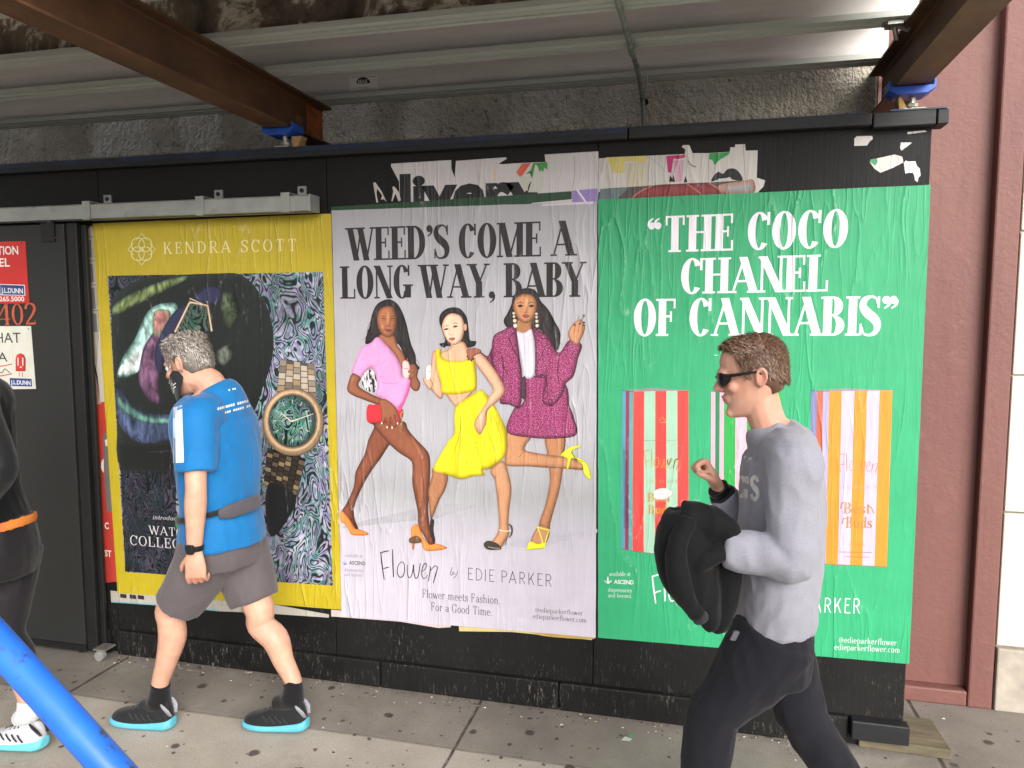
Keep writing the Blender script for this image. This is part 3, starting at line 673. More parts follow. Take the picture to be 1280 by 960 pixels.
def fn_tweed(t, src):
    a = t.noise(300, (1, 1, 1), 2, .6); b = t.noise(200, (1.6, 1, 1), 2, .6)
    r = t.ramp(a, 0, [(.38, srgb('#2a0f1d')), (.45, srgb('#8d2459')), (.55, srgb('#b8447f')), (.62, srgb('#c66a98')), (.68, srgb('#ecd6e0'))])
    d = t.ramp(b, 0, [(.38, 0.35), (.5, 1.0)]); m = t.mix(1.0, (r, 0), (d, 0), 'MULTIPLY'); return (t.mix(1.0, (m, 2), src, 'MULTIPLY'), 2)
def fn_hair(t, src):
    a = t.noise(120, (1, 1, .12), 3, .6, .8); r = t.ramp(a, 0, [(.4, .55), (.6, 1.5), (.72, 3.2)]); return (t.mix(1.0, src, (r, 0), 'MULTIPLY'), 2)
def fn_zebra(t, src):
    a = t.noise(70, (1, 1, .3), 2, .5, 1.0); r = t.ramp(a, 0, [(.46, srgb('#1c1a1c')), (.5, srgb('#cfc9cc'))]); return (r, 0)
def fn_abalone(t, src):
    lo = t.noise(9, (1, 1, .8), 3, .6, 1.2)
    r = t.ramp(lo, 0, [(.28, srgb('#566a8c')), (.37, srgb('#b4aecb')), (.44, srgb('#5fa79c')), (.51, srgb('#d9d8e2')), (.58, srgb('#a397c4')), (.65, srgb('#7fb598')), (.74, srgb('#d6b9bd'))])
    li = t.noise(6.5, (1.3, 1, .8), 1.5, .4, 1.7); s_ = t.math('SINE', (t.math('MULTIPLY', (li, 0), 85.0), 0)); k = t.ramp(t.math('MULTIPLY_ADD', (s_, 0), .5, .5), 0, [(.18, .05), (.42, .9), (.85, 1.25)])
    pt = t.ramp(t.noise(4, (1, 1, 1), 3), 0, [(.35, .45), (.6, 1.0)])
    c = t.mix(1.0, (r, 0), (k, 0), 'MULTIPLY'); c = t.mix(1.0, (c, 2), (pt, 0), 'MULTIPLY'); return (t.mix(1.0, (c, 2), src, 'MULTIPLY'), 2)
def fn_shell(t, src):
    li = t.noise(13, (1.0, 1, .5), 4, .6, 2.0); k = t.ramp(li, 0, [(.32, .2), (.5, .9), (.66, 1.9)]); return (t.mix(1.0, src, (k, 0), 'MULTIPLY'), 2)
M_ink = ink_mat('printed_paper'); M_tweed = ink_mat('printed_tweed', fn_tweed); M_hair = ink_mat('printed_hair', fn_hair); M_zebra = ink_mat('printed_zebra', fn_zebra)
M_abal = ink_mat('printed_abalone', fn_abalone); M_shell = ink_mat('printed_shell', fn_shell)
INKS = [M_ink, M_tweed, M_hair, M_zebra, M_abal, M_shell]; TWEED, HAIR, ZEBRA, ABAL, SHELL = 1, 2, 3, 4, 5

def paper_sheet(name, corners, label, cat, cols, y=Y0, group=None, nu=24, nv=36, ragged=.0015, thick=.0006):
    """a pasted sheet: corners TL, TR, BR, BL in photo pixels; cols = [(v, colour)] from top to bottom"""
    tl, tr, br, bl = [at_y(p[0], p[1], y) for p in corners]
    vs, cs = [], []
    stops = [(v, np.array(srgb(c)[:3])) for v, c in cols]
    for j in range(nv+1):
        v = j/nv
        for (v0, c0), (v1, c1) in zip(stops, stops[1:] or stops):
            if v <= v1 or v1 == stops[-1][0]: k = 0 if v1 == v0 else min(max((v-v0)/(v1-v0), 0), 1); cc = c0+(c1-c0)*k; break
        for i in range(nu+1):
            u = i/nu; p = tl*(1-u)*(1-v)+tr*u*(1-v)+br*u*v+bl*(1-u)*v; p = Vector(p)
            if i in (0, nu): p.x += ragged*mnoise.noise((p.z*14, u*9, y*900))
            if j in (0, nv): p.z += ragged*mnoise.noise((p.x*14, v*9, y*900))
            vs.append(p); cs.append(tuple(cc)+(1,))
    n = len(vs); k = nu+1
    fs = [(j*k+i, (j+1)*k+i, (j+1)*k+i+1, j*k+i+1) for j in range(nv) for i in range(nu)]
    bv = [(p.x, y+thick, p.z) for p in vs]
    edge = [(i, i+1) for i in range(nu)]+[(nv*k+i+1, nv*k+i) for i in range(nu)]+[((j+1)*k, j*k) for j in range(nv)]+[(j*k+nu, (j+1)*k+nu) for j in range(nv)]
    fs += [(a, b, b+n, a+n) for a, b in edge]
    mb = MB(); mb.add(vs+[Vector(q) for q in bv], fs, 0, cs+cs)
    o = mb.obj(name, M_ink, origin=tuple(bl.lerp(br, .5)))
    return tag(o, label, cat, group)
def paper_scrap(name, pts, label, cat, col, y=Y0, mat=0, group=None, extra=None, smooth=0, parent=None):
    """torn piece of paper with an outline measured in the photo"""
    pr = Print(y); pr.poly(pts, col, 0, smooth)
    # give it a thickness
    n = len(pr.mb.v); vs = list(pr.mb.v); lo = [(v[0], v[1]+.0004, v[2]) for v in vs]
    pr.mb.add(lo, [(i, (i+1) % n, n+(i+1) % n, n+i) for i in range(0)], 0, srgb(col))
    pr.mb.f += [(i, (i+1) % n, n+(i+1) % n, n+i) for i in range(n)]; pr.mb.m += [0]*n
    if extra: extra(pr)
    if parent is not None: return pr.mb.obj(name, INKS, parent)
    xs = [v[0] for v in vs]; zs_ = [v[2] for v in vs]
    return tag(pr.mb.obj(name, INKS, origin=((min(xs)+max(xs))/2, y, min(zs_))), label, cat, group)
# ================================================================ POSTERS
def Z(x0, y0, f): return lambda *pts: [(x0+f*x, y0+f*y) for x, y in pts]
zA, zB, zC, zD, zE = Z(420, 350, .1875), Z(580, 350, .1875), Z(420, 520, .1875), Z(580, 520, .1875), Z(420, 300, .34375)
zL = Z(460, 670, .1875)         # lower part of the grey poster
FLOWER = [([(85, 106), (92, 180), (108, 290)], 1.0), ([(80, 114), (110, 104), (142, 98)], .9), ([(98, 220), (120, 212), (142, 206)], .8), ([(164, 88), (166, 180), (170, 276)], 1.0),
          ([(222, 172), (200, 200), (196, 245), (212, 274), (236, 262), (244, 215), (238, 180), (222, 172)], .8),
          ([(262, 190), (262, 240), (272, 276), (288, 268), (300, 225), (304, 190), (306, 240), (318, 282), (336, 262), (346, 200), (350, 180)], .8),
          ([(356, 238), (376, 225), (392, 200), (386, 182), (370, 195), (358, 240), (366, 280), (386, 278), (400, 258)], .7),
          ([(412, 200), (416, 224), (402, 302)], .8), ([(412, 238), (430, 215), (450, 198), (466, 212)], .7), ([(466, 205), (436, 314)], .9)]
def flower(pr, tl, br, wd, col):
    """the brush-script word Flower between two photo corners"""
    sx, sy = (br[0]-tl[0])/390, (br[1]-tl[1])/226
    for pts, k in FLOWER: pr.line([(tl[0]+(x-80)*sx, tl[1]+(y-88)*sy) for x, y in pts], [wd*k*.7, wd*k*1.15, wd*k*.8], col, 4)
SER = dict(T=.15, t=.05, S=.05); FINE = dict(T=.085, t=.05, S=.035, ts=.035); DECO = dict(T=.055, t=.055, S=0)

# ---------------- grey poster
grey = paper_sheet('poster', [(414.5, 263), (746.6, 252), (744.6, 797), (427, 770)], 'grey fashion poster with three posing women under a black headline, beside the yellow one', 'poster',
    [(0, '#9d9ba0'), (.2, '#aba8ae'), (.55, '#a9a7ac'), (.68, '#a09fa2'), (.76, '#b3afb8'), (.86, '#beb8c5'), (1, '#bfb9c6')])
pr = Print()
pr.text("WEED\u2019S COME A", (435, 326), (718, 319.5), 41, '#2a2427', T=.215, t=.05, S=.075, gap=.0)
pr.text("LONG WAY, BABY", (426.5, 373.5), (731.5, 371), 40.5, '#2a2427', T=.215, t=.05, S=.075, gap=.0)
pr.obj('headline', INKS, grey)
yF = pr.y
pr = Print(); K = '#2b2226'
flower(pr, (475, 686.5), (548, 729), 1.5, K); pr.obj('script_lettering', INKS, grey); pr = Print()
pr.line(zL((562, 206), (548, 250), (556, 262), (566, 246), (556, 238)), .7, K); pr.line(zL((574, 236), (572, 256), (584, 252)), .6, K); pr.line(zL((598, 234), (588, 262), (570, 282)), .7, K); pr.obj('small_word', INKS, grey); pr = Print()
pr.text("EDIE PARKER", (583.5, 724.5), (690.5, 733.5), 15, K, gap=.07, **DECO)
pr.obj('brand_lettering', INKS, grey)
pr = Print()
pr.text("Flower meets Fashion.", (527.5, 747), (625, 755.5), 10.5, K, **FINE); pr.text("For a Good Time.", (538.5, 763), (615, 770), 10.5, K, **FINE); pr.obj('tagline', INKS, grey); pr = Print()
pr.text("@edieparkerflower", (669, 765), (728.5, 769.5), 6.2, K, **FINE); pr.text("edieparkerflower.com", (666, 773), (733, 778.5), 6.5, K, **FINE); pr.obj('web_address', INKS, grey); pr = Print()
pr.text("available at", (431, 696), (453, 697), 4.5, '#6b6570', **FINE); pr.sans("ASCEND", (436.5, 705.5), (457, 706.5), 4.6, K, .015)
pr.text("dispensaries", (430.5, 714), (454, 715), 4.3, '#6b6570', **FINE); pr.text("and beyond.", (430.5, 720), (454, 721), 4.3, '#6b6570', **FINE)
for dx, h in ((-2.3, 3), (0, 5), (2.3, 3)): pr.line([(431.2+dx*.3, 706), (431.2+dx, 706-h)], [1.1, .5], '#4a68a0', 0)
pr.obj('retailer_note', INKS, grey)
# printed floor shadows of the studio photograph
pr = Print(Y0-.0001)
pr.shape(zC((40, 745), (180, 700), (400, 650), (560, 610), (700, 590), (840, 585), (940, 600), (800, 640), (640, 690), (500, 700), (300, 720)), '#a2a0a4', '#aba8ae', 8, form=0)
pr.shape(zD((300, 860), (420, 800), (560, 790), (700, 770), (860, 740), (870, 790), (640, 840), (480, 880)), '#aaa6b0', '#b8b2bf', 6, form=0)
pr.obj('studio_floor_tone', INKS, grey)

SK1, SK1e = '#8a5238', '#4e2a1e'
# --- woman in pink top
pr = Print(yF-.0002)
pr.shape(zA((345, 128), (400, 150), (438, 205), (468, 285), (485, 360), (502, 430), (530, 500), (536, 555), (558, 585), (540, 602), (500, 575), (465, 530), (430, 450), (400, 420), (300, 380), (275, 388), (245, 415), (195, 425), (206, 360), (226, 300), (240, 230), (275, 160)), '#2b2626', '#161314', 4, HAIR)
for q in ([(215, 330), (200, 380), (175, 400)], [(470, 330), (495, 410), (500, 470)], [(500, 470), (520, 520), (545, 540), (556, 575)], [(240, 260), (215, 310), (205, 350)]): pr.line(zA(*q), [.8, .5, .3], '#2a2424')
pr.shape(zC((228, 48), (255, 70), (215, 160), (190, 255), (132, 370), (118, 470), (72, 580), (38, 640), (90, 690), (128, 750), (150, 752), (120, 670), (130, 580), (182, 460), (238, 365), (300, 280), (358, 190), (400, 150), (330, 40)), '#7f4934', '#47261b', 5, lit=(-.4, .1, .1))
pr.shape(zC((250, 60), (300, 128), (360, 192), (420, 245), (492, 292), (510, 335), (508, 440), (525, 540), (545, 640), (548, 720), (580, 790), (625, 858), (662, 852), (632, 765), (615, 640), (620, 520), (628, 390), (626, 275), (598, 220), (530, 150), (480, 88), (450, 35), (300, 30)), '#8a5139', '#4a281c', 6, lit=(.5, -.1, .12))
pr.shape(zC((500, 130), (560, 210), (590, 270), (575, 300), (545, 240)), '#a06a50', '#8a5139', 3); pr.shape(zC((560, 380), (585, 430), (580, 560), (565, 540)), '#9a634a', '#8a5139', 2)
pr.shape(zC((30, 640), (28, 700), (60, 722), (85, 762), (110, 794), (210, 794), (206, 774), (150, 754), (126, 750), (92, 690), (52, 642)), '#d8813f', '#b06028', 2.2)
pr.shape(zC((506, 740), (500, 785), (508, 884), (520, 884), (528, 805), (562, 832), (590, 892), (640, 900), (734, 886), (725, 868), (665, 850), (625, 856), (580, 800), (546, 724)), '#dd8842', '#b3632b', 2.2)
pr.shape(zA((215, 832), (203, 890), (213, 948), (262, 955), (330, 945), (400, 955), (440, 925), (448, 865), (400, 845), (310, 815), (255, 832)), '#cf2f37', '#a3202b', 3)
pr.shape(zA((300, 362), (288, 390), (330, 430), (395, 500), (440, 590), (470, 560), (450, 490), (410, 435), (385, 370)), '#9c6446', '#6a3d29', 3)
pr.shape(zA((276, 380), (232, 418), (172, 450), (140, 520), (104, 620), (165, 652), (200, 612), (240, 590), (268, 640), (278, 720), (262, 765), (330, 802), (400, 850), (430, 868), (462, 800), (492, 700), (490, 650), (446, 642), (438, 585), (400, 510), (330, 425)), '#d394c0', '#b474a0', 4, lit=(.3, -.3, .1))
pr.shape(zA((478, 690), (495, 640), (494, 720), (464, 805), (432, 866), (402, 852), (440, 800)), '#d94c86', '#cf78ac', 2.5)
for q in ([(205, 560), (250, 575), (290, 560)], [(300, 680), (350, 690), (420, 685)], [(290, 640), (320, 650)]): pr.line(zA(*q), [.3, .7, .3], '#b06c9a')
pr.shape(zA((190, 612), (235, 600), (266, 640), (270, 720), (242, 752), (182, 712), (174, 660)), '#ffffff', '#ffffff', 2, ZEBRA)
pr.shape(zA((110, 622), (82, 685), (76, 735), (110, 768), (200, 804), (290, 832), (330, 806), (245, 765), (168, 722), (150, 692), (166, 652)), '#8d573d', '#55301f', 4, lit=(-.2, -.4, .12))
pr.shape(zA((288, 800), (330, 795), (380, 830), (408, 870), (432, 935), (420, 950), (395, 905), (405, 965), (385, 985), (365, 920), (362, 985), (345, 988), (335, 925), (315, 960), (298, 955), (304, 890), (290, 840)), '#90593f', '#603724', 2.5)
for x, y in ((305, 955), (341, 982), (374, 984), (410, 955)): pr.ell(zA((x, y))[0], .9, 1.6, '#e6dcd6', n=8)
pr.line(zA((450, 870), (432, 900), (440, 940), (428, 970)), 1.3, '#a98a58', 4); pr.line(zC((436, 20), (440, 60), (426, 90), (440, 110), (452, 112)), .9, '#8c7048', 4)
pr.shape(zA((478, 575), (522, 558), (548, 600), (542, 645), (562, 690), (550, 735), (520, 738), (494, 705), (498, 670), (480, 650)), '#8a543b', '#4e2c1e', 3)
pr.shape(zA((444, 550), (484, 547), (497, 640), (454, 650)), '#d9bdb9', '#c09a98', 1.5); pr.line(zA((470, 548), (478, 520)), 1, '#b04a40', 0); pr.line(zA((455, 590), (488, 588)), .9, '#b06a68', 0)
pr.shape(zA((484, 600), (520, 590), (520, 612), (486, 622)), '#945c42', '#6b3f2b', 1.2); pr.shape(zA((486, 632), (524, 622), (522, 644), (492, 654)), '#8d563d', '#6b3f2b', 1.2)
# face
pr.shape(zA((348, 172), (384, 188), (404, 250), (402, 300), (390, 350), (366, 379), (345, 383), (314, 370), (290, 335), (276, 290), (274, 240), (296, 192)), '#a4694a', '#6d412c', 5)
pr.shape(zA((352, 200), (370, 240), (360, 300), (342, 300), (335, 240)), '#b77d5c', '#a4694a', 2.5); pr.shape(zA((300, 290), (330, 300), (325, 335), (302, 325)), '#b57a58', '#a4694a', 2)
for x in (318, 380): pr.line(zA((x-18, 262), (x, 256), (x+16, 263)), [.4, 1.2, .4], '#2c1a14'); pr.line(zA((x-20, 248), (x, 240), (x+18, 246)), [.4, .7, .3], '#3a221a'); pr.line(zA((x-14, 268), (x, 270), (x+12, 268)), .4, '#5a3424')
pr.line(zA((352, 255), (356, 295), (340, 305), (356, 310), (368, 303)), [.3, .4, .7, .8, .5], '#6d412c'); pr.shape(zA((326, 332), (348, 325), (372, 333), (350, 350)), '#8a4640', '#5e2c28', 1.1); pr.line(zA((328, 334), (350, 337), (370, 334)), .4, '#3e1c1a')
o = pr.obj('printed_woman', INKS, grey, 'woman in pink top, red shorts and orange heels, long dark curly hair'); y1 = pr.y

# --- woman in tweed suit
pr = Print(y1-.0001); s2, s2e = '#b07a55', '#7c4f34'
pr.shape(zB((400, 55), (460, 60), (492, 90), (512, 140), (565, 200), (605, 275), (642, 350), (636, 440), (612, 470), (580, 430), (540, 380), (500, 330), (330, 322), (285, 315), (264, 270), (290, 220), (315, 165), (325, 115), (356, 75)), '#2a2425', '#151213', 4, HAIR)
for q in ([(600, 380), (640, 420), (660, 430)], [(560, 330), (610, 400), (628, 470)], [(510, 250), (560, 330), (590, 420)]): pr.line(zB(*q), [.7, .5, .3], '#221d1e')
pr.shape(zD((545, 140), (672, 138), (666, 260), (660, 345), (640, 480), (602, 620), (575, 720), (570, 760), (528, 745), (500, 720), (540, 600), (572, 450), (566, 330), (556, 250)), s2, s2e, 4, lit=(.3, 0, .12))
pr.shape(zD((288, 105), (445, 135), (402, 222), (540, 255), (650, 268), (720, 282), (800, 318), (800, 358), (690, 352), (560, 345), (420, 336), (290, 332), (272, 290), (284, 200)), '#b8835e', s2e, 4, lit=(-.4, -.1, .12))
pr.line(zD((404, 222), (368, 275)), [.4, .7], '#7c4f34', 0)
pr.shape(zD((644, 262), (700, 214), (770, 194), (777, 208), (722, 234), (742, 270), (800, 298), (836, 350), (846, 428), (800, 382), (792, 330), (762, 302), (722, 282), (697, 352), (684, 346), (690, 285)), '#dfdf36', '#b3b51e', 1.8)
pr.line(zD((715, 240), (745, 285), (795, 305)), [.4, 1.0, .4], '#3a3424')
pr.shape(zD((445, 840), (498, 735), (572, 755), (545, 850), (492, 856)), '#b78460', s2e, 2.5); pr.shape(zD((420, 892), (428, 852), (446, 836), (492, 852), (540, 846), (534, 880), (480, 888)), '#dcdc30', '#b0b21c', 1.8)
for q in ([(485, 738), (530, 752), (572, 760)], [(490, 742), (512, 800), (530, 870)], [(568, 758), (545, 830), (534, 880)]): pr.line(zD(*q), 1.3, '#dcdc34', 3)
pr.shape(zB((384, 650), (540, 645), (680, 700), (702, 830), (728, 900), (752, 1026), (640, 1056), (450, 1052), (286, 1012), (330, 862), (370, 845), (405, 780)), '#ffffff', '#6a6a6a', 4, TWEED)
pr.shape(zB((362, 262), (350, 320), (350, 350), (400, 362), (452, 342), (450, 305), (448, 262)), '#a8734f', '#7b4d33', 3)
pr.shape(zB((348, 345), (400, 352), (452, 330), (472, 420), (478, 560), (465, 642), (408, 652), (390, 560), (364, 430)), '#ccc6d2', '#b0a9b8', 3); pr.line(zB((398, 355), (404, 480), (410, 650)), .6, '#a39ba9')
pr.shape(zB((186, 510), (190, 440), (160, 505), (125, 488), (100, 470), (110, 510), (160, 540), (200, 600)), '#d8d8d8', '#777777', 2.5, TWEED)
pr.shape(zB((300, 310), (340, 315), (352, 348), (372, 520), (388, 640), (376, 842), (300, 830), (238, 815), (256, 700), (210, 620), (184, 520), (190, 400), (212, 358), (260, 335)), '#ffffff', '#6f6f6f', 5, TWEED)
pr.shape(zB((450, 310), (492, 330), (560, 372), (602, 450), (640, 482), (705, 398), (786, 432), (762, 520), (732, 640), (680, 690), (660, 760), (600, 832), (562, 838), (520, 800), (540, 650), (480, 645), (474, 560), (472, 420)), '#ffffff', '#6f6f6f', 5, TWEED)
for q in ([(352, 350), (300, 380), (330, 460), (378, 560)], [(460, 335), (520, 390), (560, 400), (490, 560)], [(545, 560), (552, 700), (565, 836)], [(255, 560), (300, 640)], [(640, 485), (625, 600), (635, 690)], [(240, 480), (262, 560), (256, 690)]): pr.line(zB(*q), [.5, 1.2, .5], '#331522')
pr.shape(zB((412, 652), (388, 660), (380, 770), (412, 790)), '#4a3040', '#331522', 2)
pr.shape(zB((712, 405), (695, 352), (722, 298), (752, 272), (775, 262), (800, 290), (806, 330), (780, 395), (758, 432)), '#bb8562', '#84553a', 3)
for a, b in (((745, 290), (735, 350)), ((770, 280), (762, 350)), ((790, 296), (785, 350))): pr.line(zB(a, b), .5, '#7b4d33', 0)
for x, y in ((738, 300), (772, 292), (800, 302), (800, 283)): pr.ell(zB((x, y))[0], 1.7, 1.0, '#2b2a35', n=8)
pr.line(zB((772, 290), (798, 240)), [.8, .8], '#4c5a4a', 0); pr.ell(zB((800, 238))[0], 1.4, 2, '#55624f', n=8); pr.line(zB((768, 240), (758, 262)), .6, '#6e6468', 0)
pr.shape(zB((400, 92), (456, 104), (486, 150), (482, 210), (462, 258), (428, 285), (400, 286), (366, 266), (340, 220), (328, 170), (350, 118)), '#bb8259', '#7c4d33', 5)
pr.shape(zB((405, 120), (440, 130), (420, 215), (400, 215)), '#cc9870', '#bb8259', 3)
for x in (375, 450): pr.shape(zB((x-20, 174), (x, 164), (x+20, 172), (x, 182)), '#2c1d18', '#3d261c', 1); pr.line(zB((x-24, 158), (x, 148), (x+22, 156)), [.5, .9, .4], '#33211a')
pr.line(zB((412, 165), (414, 205), (400, 214), (414, 220), (428, 213)), [.3, .4, .7, .8, .5], '#855539'); pr.shape(zB((388, 238), (412, 228), (438, 237), (414, 254)), '#9a4f4a', '#6e3432', 1.1); pr.line(zB((390, 239), (414, 242), (436, 239)), .4, '#4a2020')
for x, y, r in ((332, 222, 1.9), (334, 244, 1.9), (339, 272, 2.5), (343, 305, 2.9), (483, 226, 1.8), (484, 248, 1.9), (486, 275, 2.2), (488, 305, 2.4)): pr.shape([(zB((x, y))[0][0]+r*math.cos(a*.7854), zB((x, y))[0][1]+r*math.sin(a*.7854)) for a in range(8)], '#e6dcc6', '#a3937a', 1.6, smooth=2, step=1)
o = pr.obj('printed_woman', INKS, grey, 'woman in pink tweed suit with pearl earrings, kicking up one neon heel'); y2 = pr.y

# --- woman in yellow two-piece
pr = Print(y2-.0001); s3, s3e = '#d3a283', '#9c6a4c'
pr.shape(zA((790, 182), (832, 195), (872, 250), (884, 330), (893, 400), (936, 408), (922, 440), (870, 452), (840, 445), (740, 440), (722, 452), (688, 426), (728, 408), (706, 330), (688, 270), (700, 222), (742, 190)), '#262122', '#131112', 4, HAIR)
pr.shape(zC((650, 345), (742, 388), (732, 480), (690, 560), (655, 650), (632, 690), (622, 600), (615, 500), (640, 400)), '#a5704f', '#6e452e', 3.5)
pr.shape(zC((628, 700), (640, 685), (655, 700), (650, 760), (662, 830), (648, 840), (628, 770)), '#2c2622', '#1a1614', 1.2); pr.shape(zC((490, 815), (540, 800), (570, 825), (560, 846), (495, 846)), '#6b4c34', '#3c2a1e', 1.5)
pr.shape(zD((175, 365), (240, 305), (278, 318), (312, 450), (315, 520), (302, 620), (296, 720), (302, 785), (272, 840), (240, 882), (150, 882), (135, 852), (192, 828), (232, 755), (232, 650), (216, 500), (205, 420)), '#c18d68', '#8a5c40', 4, lit=(.4, 0, .12))
pr.shape(zD((132, 852), (165, 832), (222, 850), (248, 880), (240, 890), (158, 890)), '#3a342c', '#221d18', 1.6); pr.line(zD((160, 872), (200, 880), (240, 882)), .8, '#a89a80'); pr.line(zD((235, 760), (280, 768), (322, 762)), 1, '#e4ddc4'); pr.line(zD((296, 720), (318, 740), (318, 785), (300, 812)), [1, 2.2, 2, .6], '#3a3226'); pr.line(zD((290, 800), (275, 860)), .9, '#5e564a', 0)
pr.shape(zE((352, 408), (344, 470), (334, 505), (346, 540), (378, 577), (390, 562), (384, 520), (372, 470), (368, 410)), s3, s3e, 3); pr.shape(zE((318, 505), (335, 498), (352, 520), (345, 545), (325, 525)), s3, s3e, 2)
pr.shape(zE((329, 462), (346, 458), (345, 502), (329, 507)), '#e3dfd0', '#b9b09a', 1.3); pr.line(zE((331, 480), (345, 477)), .8, '#9f8f60', 0)
pr.shape(zA((770, 420), (848, 412), (876, 450), (900, 485), (880, 545), (800, 565), (715, 545), (695, 490), (760, 455)), '#d6a586', '#a87656', 4)
pr.shape(zE((404, 552), (484, 548), (505, 540), (475, 578), (440, 604), (422, 590)), s3, '#a87656', 3)
pr.shape(zE((363, 402), (381, 396), (390, 430), (440, 440), (484, 432), (488, 405), (502, 430), (508, 470), (511, 540), (470, 557), (430, 562), (388, 556), (382, 520), (370, 480), (364, 440)), '#e2cc1e', '#b89f10', 5)
pr.shape(zE((440, 600), (500, 560), (530, 545), (562, 580), (592, 630), (622, 700), (618, 772), (600, 802), (560, 832), (532, 836), (542, 856), (500, 858), (455, 870), (400, 852), (354, 836), (380, 780), (410, 730), (430, 700), (430, 640)), '#e6d41c', '#a8950c', 6, pleat=(zE((470, 540))[0], 15, .22))
for q in ([(455, 620), (450, 700), (420, 800)], [(500, 690), (512, 760), (540, 840)], [(470, 640), (480, 740), (470, 850)], [(540, 640), (560, 720), (590, 790)], [(575, 640), (600, 720), (606, 780)]): pr.line(zE(*q), [.3, 1.0, .5], '#a38f10')
for q in ([(430, 450), (432, 500), (430, 555)], [(400, 470), (410, 520)], [(470, 470), (465, 540)]): pr.line(zE(*q), [.3, .6, .3], '#b39c12')
pr.line(zE((440, 602), (480, 578), (510, 545)), .8, '#c2a818')
pr.shape(zE((492, 412), (520, 408), (562, 450), (606, 520), (612, 556), (582, 592), (552, 622), (546, 670), (526, 706), (514, 700), (502, 672), (514, 640), (540, 600), (556, 570), (572, 545), (545, 500), (508, 450)), '#d5a688', '#a3714f', 4)
for a, b in (((512, 660), (516, 700)), ((522, 660), (524, 704)), ((532, 655), (532, 695))): pr.line(zE(a, b), .5, '#a3714f', 0)
pr.shape(zE((474, 402), (492, 394), (520, 396), (528, 408), (500, 424), (496, 438), (482, 430)), '#9a5f4c', '#6b3d34', 2)
for x, y in ((482, 434), (492, 438), (478, 424), (500, 432)): pr.ell(zE((x, y))[0], 1.2, 1.6, '#372a30', n=8)
pr.shape(zA((780, 222), (832, 240), (854, 290), (854, 340), (838, 398), (802, 431), (775, 431), (740, 400), (716, 352), (706, 310), (720, 262), (746, 232)), '#e3bda2', '#b58566', 4)
pr.ell(zA((862, 315))[0], 2.0, 4.4, '#c79a7c', n=14)
for x, y in ((735, 328), (796, 310)): pr.shape(zA((x-18, y+3), (x, y-7), (x+18, y-2), (x, y+6)), '#2c2020', '#4a342c', .9); pr.line(zA((x-18, y-16), (x, y-24), (x+20, y-20)), [.4, .8, .3], '#4a3630')
pr.line(zA((760, 315), (756, 350), (748, 360), (766, 366), (780, 358)), [.3, .4, .6, .8, .5], '#b07f62'); pr.shape(zA((752, 392), (772, 383), (796, 388), (775, 405)), '#b4605a', '#8a4442', 1.0); pr.line(zA((754, 393), (775, 394), (794, 389)), .4, '#6a3030')
o = pr.obj('printed_woman', INKS, grey, 'woman in yellow top and pleated yellow skirt, short black hair')

# ---------------- green poster
green = paper_sheet('poster', [(747.8, 249.5), (1163.5, 231), (1136.5, 830), (747.5, 797)], 'bright green poster with white quotation headline and printed striped boxes', 'poster', [(0, '#2d9263'), (.5, '#2f9a69'), (1, '#309e6c')])
pr = Print(); Wt = '#dcd6dd'
pr.text("\u201cTHE COCO", (810, 316), (1060, 309), 45, Wt, T=.215, t=.055, S=.07, gap=.02); pr.text("CHANEL", (850, 367.5), (1036, 364), 44, Wt, T=.215, t=.055, S=.07, gap=.01)
pr.text("OF CANNABIS\u201d", (791, 420), (1122, 419.5), 46, Wt, T=.215, t=.055, S=.07, gap=.01)
pr.obj('headline', INKS, green)
pr = Print(); pr.text("S", (973.5, 454), (982, 454), 18, Wt, T=.1, t=.05, S=.05); pr.line([(893, 444), (897, 444)], .9, Wt, 0); pr.obj('credit_line', INKS, green); pr = Print()
flower(pr, (814.5, 716), (888, 759), 2.0, Wt); pr.obj('script_lettering', INKS, green); pr = Print(); pr.text("EDIE PARKER", (958, 764), (1076, 767), 18.5, Wt, gap=.07, T=.075, t=.075, S=0); pr.obj('brand_lettering', INKS, green); pr = Print()
pr.text("@edieparkerflower", (1048.5, 803), (1121, 807), 7.5, Wt, **FINE); pr.text("edieparkerflower.com", (1043, 812), (1125, 816), 7.5, Wt, **FINE); pr.obj('web_address', INKS, green); pr = Print()
pr.text("available at", (761.5, 720), (788, 720), 5.5, Wt, **FINE); pr.sans("ASCEND", (767.5, 729.5), (792, 730.5), 5.2, Wt, .02)
pr.text("dispensaries", (760, 739.5), (790, 740.5), 5.2, Wt, **FINE); pr.text("and beyond.", (760, 746.5), (790, 747.5), 5.2, Wt, **FINE)
for dx, h in ((-5, 5), (0, 10), (5, 5)): pr.shape([(760, 730), (760+dx*.4-1.2, 730-h*.5), (760+dx, 730-h), (760+dx*.4+1.2, 730-h*.4)], Wt, Wt, 1, smooth=2, step=1)
pr.obj('retailer_note', INKS, green)
def striped_box(tl, ftl, ftr, fbr, fbl, bl, side, front, label, words):
    pr = Print(Y0-.0005)
    def strip(q, cols, ws=None):
        n = len(cols); e = [i/n for i in range(n+1)] if ws is None else ws
        for i, c in enumerate(cols):
            L = lambda a, b, u: (a[0]+(b[0]-a[0])*u, a[1]+(b[1]-a[1])*u)
            pr.poly([L(q[0], q[1], e[i]), L(q[0], q[1], e[i+1]), L(q[3], q[2], e[i+1]), L(q[3], q[2], e[i])], c)
    strip((tl, ftl, fbl, bl), side); strip((ftl, ftr, fbr, fbl), front); pr.poly([tl, (tl[0]+(ftr[0]-ftl[0])*.55, tl[1]-3), ftr, ftl], '#8a7f86')
    pr.line([tl, ftl], .6, '#55303a', 0); pr.line([bl, fbl, fbr], .5, '#7b3a35', 0)
    words(pr); pr.obj('printed_box', INKS, green, label)
